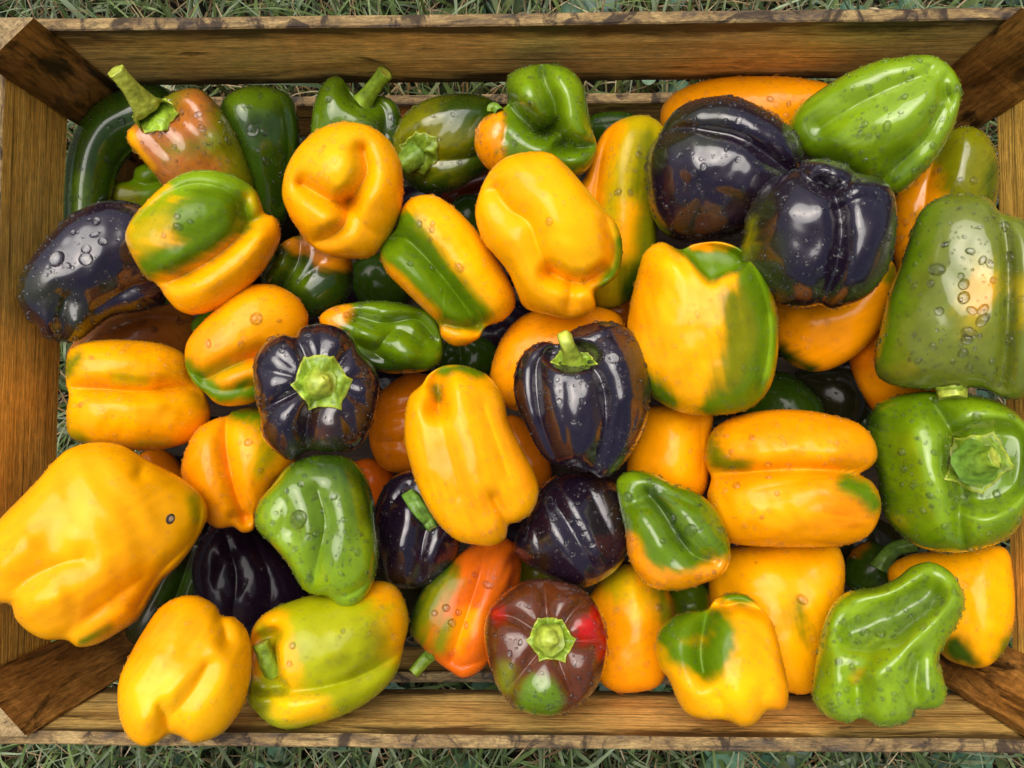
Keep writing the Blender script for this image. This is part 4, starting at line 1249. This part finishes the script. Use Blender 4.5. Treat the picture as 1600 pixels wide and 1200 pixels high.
pepper('tall yellow-orange pepper standing at the very centre of the heap', .184, 'Y',
       '633,652 640,620 660,601 671,585 695,572 730,573 765,590 785,620 795,660 815,701 835,741 841,771 830,801 808,815 794,820 790,840 770,852 740,850 710,841 680,811 655,766 640,721 633,690',
       sculpt=[('676,580 684,605 686,640', 11, 26), ('pit 664,596 684,577 706,575 694,596 688,628 680,618', 7, 26), ('655,635', 20, -8), ('715,610', 26, -8), ('686,640 700,700 720,770', 14, 6), ('715,620 750,740', 42, -8), ('655,650 665,730', 18, -6), ('794,822 786,800 770,775', 9, 10), ('755,640 790,740', 10, 4), ('770,820', 20, -5)],
       paint=[('G', '690,582 720,578 750,585', 9, 7), ('OL', '680,605 684,625', 7, 7), ('O', '700,720 750,800', 34, 26), ('O', '785,640 825,750', 12, 12)], wet=.85)
pepper('orange-red pepper with a dark green flank and a thin green stalk', .138, 'RO',
       '640,982 650,940 680,895 710,870 750,848 792,842 814,868 810,920 794,962 778,1002 757,1042 725,1059 700,1046 680,1031 655,1006',
       sculpt=[('760,860 740,930 705,1030', 9, 8), ('690,900 665,960', 24, -6), ('775,880 745,990', 26, -6), ('700,1040 720,1020', 9, 7), ('720,1040 760,1030', 7, 6)],
       paint=[('OL', '650,985 665,950 690,905', 26, 12), ('DG', '640,970 665,915 700,880', 14, 12), ('OL', '690,1010 700,980', 12, 10), ('DR', '800,870 790,950', 8, 10), ('O', '735,960 715,1010', 12, 12)],
       stem=dict(pts=[(686, 1014, -20, 14), (670, 1024, -14, 10), (655, 1040, -8, 9), (645, 1052, -6, 8.5)], c0='SD', c1='ST'),
       drops=[(679, 958, 5), (697, 1010 - 60, 6), (706, 973, 6), (728, 977, 5), (716, 957, 5), (762, 914, 7), (742, 898, 5)])
pepper('red-brown lobed pepper facing up with one green lobe and hexagonal calyx', .180, 'RB',
       '757,1002 762,960 785,930 815,910 850,905 890,912 920,930 941,960 949,1002 945,1041 930,1076 905,1101 880,1115 845,1118 810,1108 785,1085 768,1050',
       sculpt=[('861,1000', 42, 11), ('850,908 852,940 856,980', 7, 13), ('918,938 895,955 875,985', 7, 12), ('948,1000 900,1002 875,1000', 7, 12), ('902,1098 884,1062 868,1020', 8, 12), ('790,1082 815,1052 845,1015', 8, 12), ('762,965 800,965 835,985', 7, 12),
               ('790,995', 22, -6), ('812,935', 20, -6), ('890,940', 20, -6), ('925,970', 16, -5), ('920,1045', 22, -6), ('845,1085', 26, -8)],
       paint=[('R', '935,965 915,985', 18, 9), ('R', '778,958 784,966', 6, 12), ('G', '845,1085 840,1105', 32, 9), ('R', '940,1020 945,990', 8, 8), ('OL', '795,1045 790,1070', 12, 12)],
       calyx=(861, 999, 37, 6, 2), stem=dict(pts=[(858, 1000, 0, 24), (860, 999, 14, 21), (864, 1000, 22, 13), (870, 1002, 25, 6)], c0='ST', c1='SL'),
       drops=[(797, 1021, 5), (798, 1040, 5), (885, 934, 5), (905, 1060, 5), (826, 1046, 6), (813, 1004, 4), (805, 1080, 4), (847, 1093, 4)], wet=1.2, thick=.8, back=1.1, fold=.62)
pepper('black streaky pepper just below the purple pepper with the upright stalk', .148, 'BK',
       '803,852 820,810 840,770 865,745 900,736 942,741 972,765 983,810 983,856 962,891 930,912 905,918 870,906 840,891 813,872',
       sculpt=[('845,790 880,850 910,905', 14, -6), ('880,770 930,860', 14, -6), ('865,780 895,830 930,890', 8, 6), ('840,830 850,880', 8, 6), ('920,770 960,850', 9, 6), ('830,830 840,860', 14, -5)],
       paint=[('BB', '930,760 975,830', 9, 12), ('BB', '840,850 850,880', 8, 8)], drops=[(867, 781, 4), (906, 817, 5), (913, 833, 5), (925, 851, 5), (895, 866, 4)], wet=1.1)
pepper('squarish orange pepper between the half-green yellow one and purple one', .138, 'O',
       '980,722 996,670 1008,640 1050,633 1110,641 1110,690 1104,762 1080,784 1030,782 988,764', sculpt=[('1050,650 1055,760', 26, -5), ('1095,650 1095,740', 12, 4)], paint=[('Y', '1060,670 1065,730', 14, 16)], wet=.8)
pepper('pear-shaped pepper, glossy green with an orange underside', .180, 'G',
       '963,762 967,745 985,736 1016,738 1050,755 1090,770 1121,800 1138,840 1141,871 1130,896 1100,911 1060,923 1020,918 995,896 981,866 977,831 970,800',
       sculpt=[('1015,775 1035,800 1060,840 1085,868 1115,876', 11, 14), ('1070,800 1105,840', 22, -7), ('1005,810 1030,850', 22, -7), ('985,790 1000,785', 10, 9), ('990,750 1010,752', 12, -5), ('1050,895 1120,880', 16, -4), ('1035,770 1080,790', 8, 4)],
       paint=[('O', '982,850 995,885 1030,908 1090,905 1130,885', 19, 8), ('DG', '1020,770 1070,850', 8, 10), ('LG', '968,748 990,742', 12, 10)],
       drops=[(1051, 810, 7), (1079, 828, 9), (981, 776, 8), (1076, 794, 4), (1095, 791, 4), (1036, 845, 5), (1106, 871, 5), (1094, 829, 4)])
pepper('orange two-lobed pepper with green tips lying crosswise beside the big end-on green one', .172, 'O',
       '1102,712 1110,680 1130,660 1165,647 1210,641 1260,642 1310,652 1345,665 1366,690 1370,716 1356,733 1342,741 1361,752 1374,775 1375,801 1361,831 1330,849 1280,854 1220,854 1160,851 1130,841 1112,811 1106,776 1112,748 1106,732',
       sculpt=[('1104,739 1150,740 1200,736 1260,734 1310,737 1346,741', 10, 17), ('1150,690 1300,695', 30, -7), ('1160,800 1310,800', 34, -7), ('1260,770 1330,775', 14, -3), ('1180,765 1250,752', 9, 3)],
       paint=[('OL', '1112,690 1125,720', 14, 12), ('OL', '1140,728 1175,728', 7, 6), ('G', '1320,755 1345,765 1362,785', 16, 9), ('Y', '1130,790 1250,790', 22, 24), ('Y', '1200,720 1280,715', 14, 16), ('DO', '1290,790 1330,810', 8, 26)],
       drops=[(1176, 685, 7), (1143, 705, 6), (1144, 731, 5), (1200, 727, 6), (1151, 759, 7), (1201, 746, 5), (1232, 728, 5), (1136, 755, 4), (1222, 685, 4), (1214, 771, 4), (1190, 808, 5)])
pepper('big green pepper seen end-on with thick calyx, against the end board', .176, 'G',
       '1355,672 1365,640 1390,622 1440,612 1490,614 1550,624 1590,648 1618,690 1622,750 1602,802 1580,836 1540,855 1490,863 1440,855 1410,836 1386,811 1375,781 1370,741 1360,711',
       sculpt=[('pit 1484,695 1512,674 1580,668 1606,690 1596,760 1548,792 1502,782 1482,738', 16, 44), ('1455,628 1480,665 1490,690 1485,730', 10, 13), ('1488,695 1515,672 1580,668', 9, 9), ('1500,780 1498,815 1505,855', 9, 12), ('1440,680 1450,740 1475,810', 24, -10), ('1540,810 1580,770', 22, -9), ('1520,645 1570,650', 18, -8), ('1485,730 1500,775', 9, 8), ('1395,660 1400,780', 18, 4)],
       paint=[('DG', '1370,660 1385,780', 14, 18), ('LG', '1440,690 1470,800', 22, 22), ('LG', '1530,820 1580,790', 22, 22), ('LG', '1520,640 1590,660', 16, 20)],
       calyx=(1528, 722, 52, 5, 4, (1, 1), .8), stem=dict(pts=[(1524, 724, 2, 30), (1534, 721, 18, 20), (1546, 717, 32, 15), (1555, 715, 40, 14.5)], c0='SD', c1='ST'),
       drops=[(1439, 722, 5), (1435, 686, 4), (1453, 774, 6), (1453, 755, 4), (1505, 777, 6), (1557, 772, 6), (1528, 840, 6), (1431, 685, 4), (1489, 793, 5), (1526, 649, 6)], thick=.85)
pepper('dim yellow-orange pepper below the crosswise two-lobed one', .138, 'Y',
       '1108,915 1124,872 1150,854 1210,848 1270,848 1307,853 1320,890 1313,952 1293,1012 1282,1062 1260,1084 1220,1078 1170,1064 1128,1004',
       sculpt=[('1190,870 1200,980', 40, -5), ('1250,880 1255,1000', 22, 4)], paint=[('Y', '1200,880 1210,960', 24, 24), ('OL', '1248,945 1252,985', 10, 14)], drops=[(1253, 937, 8), (1182, 880, 5)], wet=.8)
pepper('yellow-olive pepper between the red-brown one and the heart-shaped one', .130, 'O',
       '912,962 929,920 960,890 990,881 1022,900 1048,930 1054,980 1044,1042 1028,1072 990,1082 955,1078 933,1052',
       sculpt=[('990,900 1000,1000', 24, -6)], paint=[('YO', '960,900 990,930', 24, 20), ('OL', '1030,920 1040,960', 14, 12), ('L', '985,920 995,960', 9, 12)], drops=[(1030, 949, 7)])
pepper('heart-shaped green and orange pepper leaning on the bottom plank', .190, 'Y',
       '1024,1012 1030,985 1050,965 1080,955 1104,953 1118,936 1140,927 1166,930 1190,950 1210,981 1225,1041 1232,1081 1225,1108 1198,1110 1180,1130 1160,1135 1135,1125 1100,1123 1075,1115 1060,1096 1045,1061 1030,1041',
       sculpt=[('1106,955 1100,985 1096,1020 1100,1050', 12, 18), ('1116,942 1135,948 1160,944 1196,958', 7, 14), ('1062,1005', 32, -10), ('1140,990', 34, -9), ('1190,990 1200,1060', 16, 4), ('1150,1070 1165,1120', 24, -6), ('1130,1120 1125,1090', 9, 6), ('1195,1112 1190,1085', 9, 6), ('1085,1090', 20, -5)],
       paint=[('G', '1045,990 1075,975 1100,970', 26, 9), ('G', '1065,1020 1100,1035', 28, 12), ('G', '1120,965 1135,990 1115,1040', 20, 9), ('G', '1135,935 1165,938', 12, 6), ('O', '1205,980 1225,1060 1220,1100', 12, 12), ('L', '1130,1090 1160,1070', 20, 24)], wet=.9)
pepper('yellow-orange pepper behind the wrinkled green one near the corner post', .140, 'Y',
       '1388,890 1418,868 1470,860 1530,853 1572,858 1583,900 1585,962 1572,1012 1540,1042 1500,1038 1470,1020 1436,962 1396,922',
       sculpt=[('1530,880 1540,980', 28, -6)], paint=[('DG', '1490,1010 1520,1035', 18, 12), ('OL', '1575,1000 1560,1025', 10, 10), ('Y', '1520,880 1530,950', 18, 20)], wet=.7)
pepper('wrinkled bright green pepper with a deep crease, leaning on the bottom plank', .196, 'LG',
       '1269,1082 1277,1022 1285,981 1300,946 1325,925 1370,917 1400,904 1425,885 1455,879 1485,894 1505,924 1508,946 1496,976 1477,1006 1466,1032 1475,1061 1479,1086 1466,1106 1430,1109 1420,1126 1380,1136 1346,1122 1325,1129 1295,1121 1275,1101',
       sculpt=[('1335,990 1370,975 1410,955 1452,925', 24, 38), ('1360,1010 1400,985 1450,945', 12, 8), ('1300,1000 1315,1060', 20, -8), ('1370,1052 1420,1010 1460,965 1490,935', 17, -13), ('1335,935 1400,925 1440,900', 12, -9), ('1432,1030 1428,1070 1432,1105', 10, 10), ('1340,1070 1345,1118', 11, 12), ('1385,1060 1390,1120', 22, -7), ('1450,1080', 18, -7), ('1310,1095', 18, -7), ('1325,1050 1350,1060', 10, 6)],
       paint=[('G', '1340,985 1400,965 1445,935', 20, 14), ('G', '1430,1040 1450,1070', 14, 14), ('YO', '1345,1050 1338,1060', 5, 6)],
       drops=[(1352, 989, 8), (1376, 990, 8), (1341, 979 - 12, 5), (1341, 964 + 40, 5), (1442, 979, 6), (1310, 1033, 5), (1332, 1043, 5), (1340, 1097, 5), (1345, 1118, 5), (1428, 960, 4), (1389, 1047, 4), (1484, 979, 4)], wet=1.1, lump=1.4)
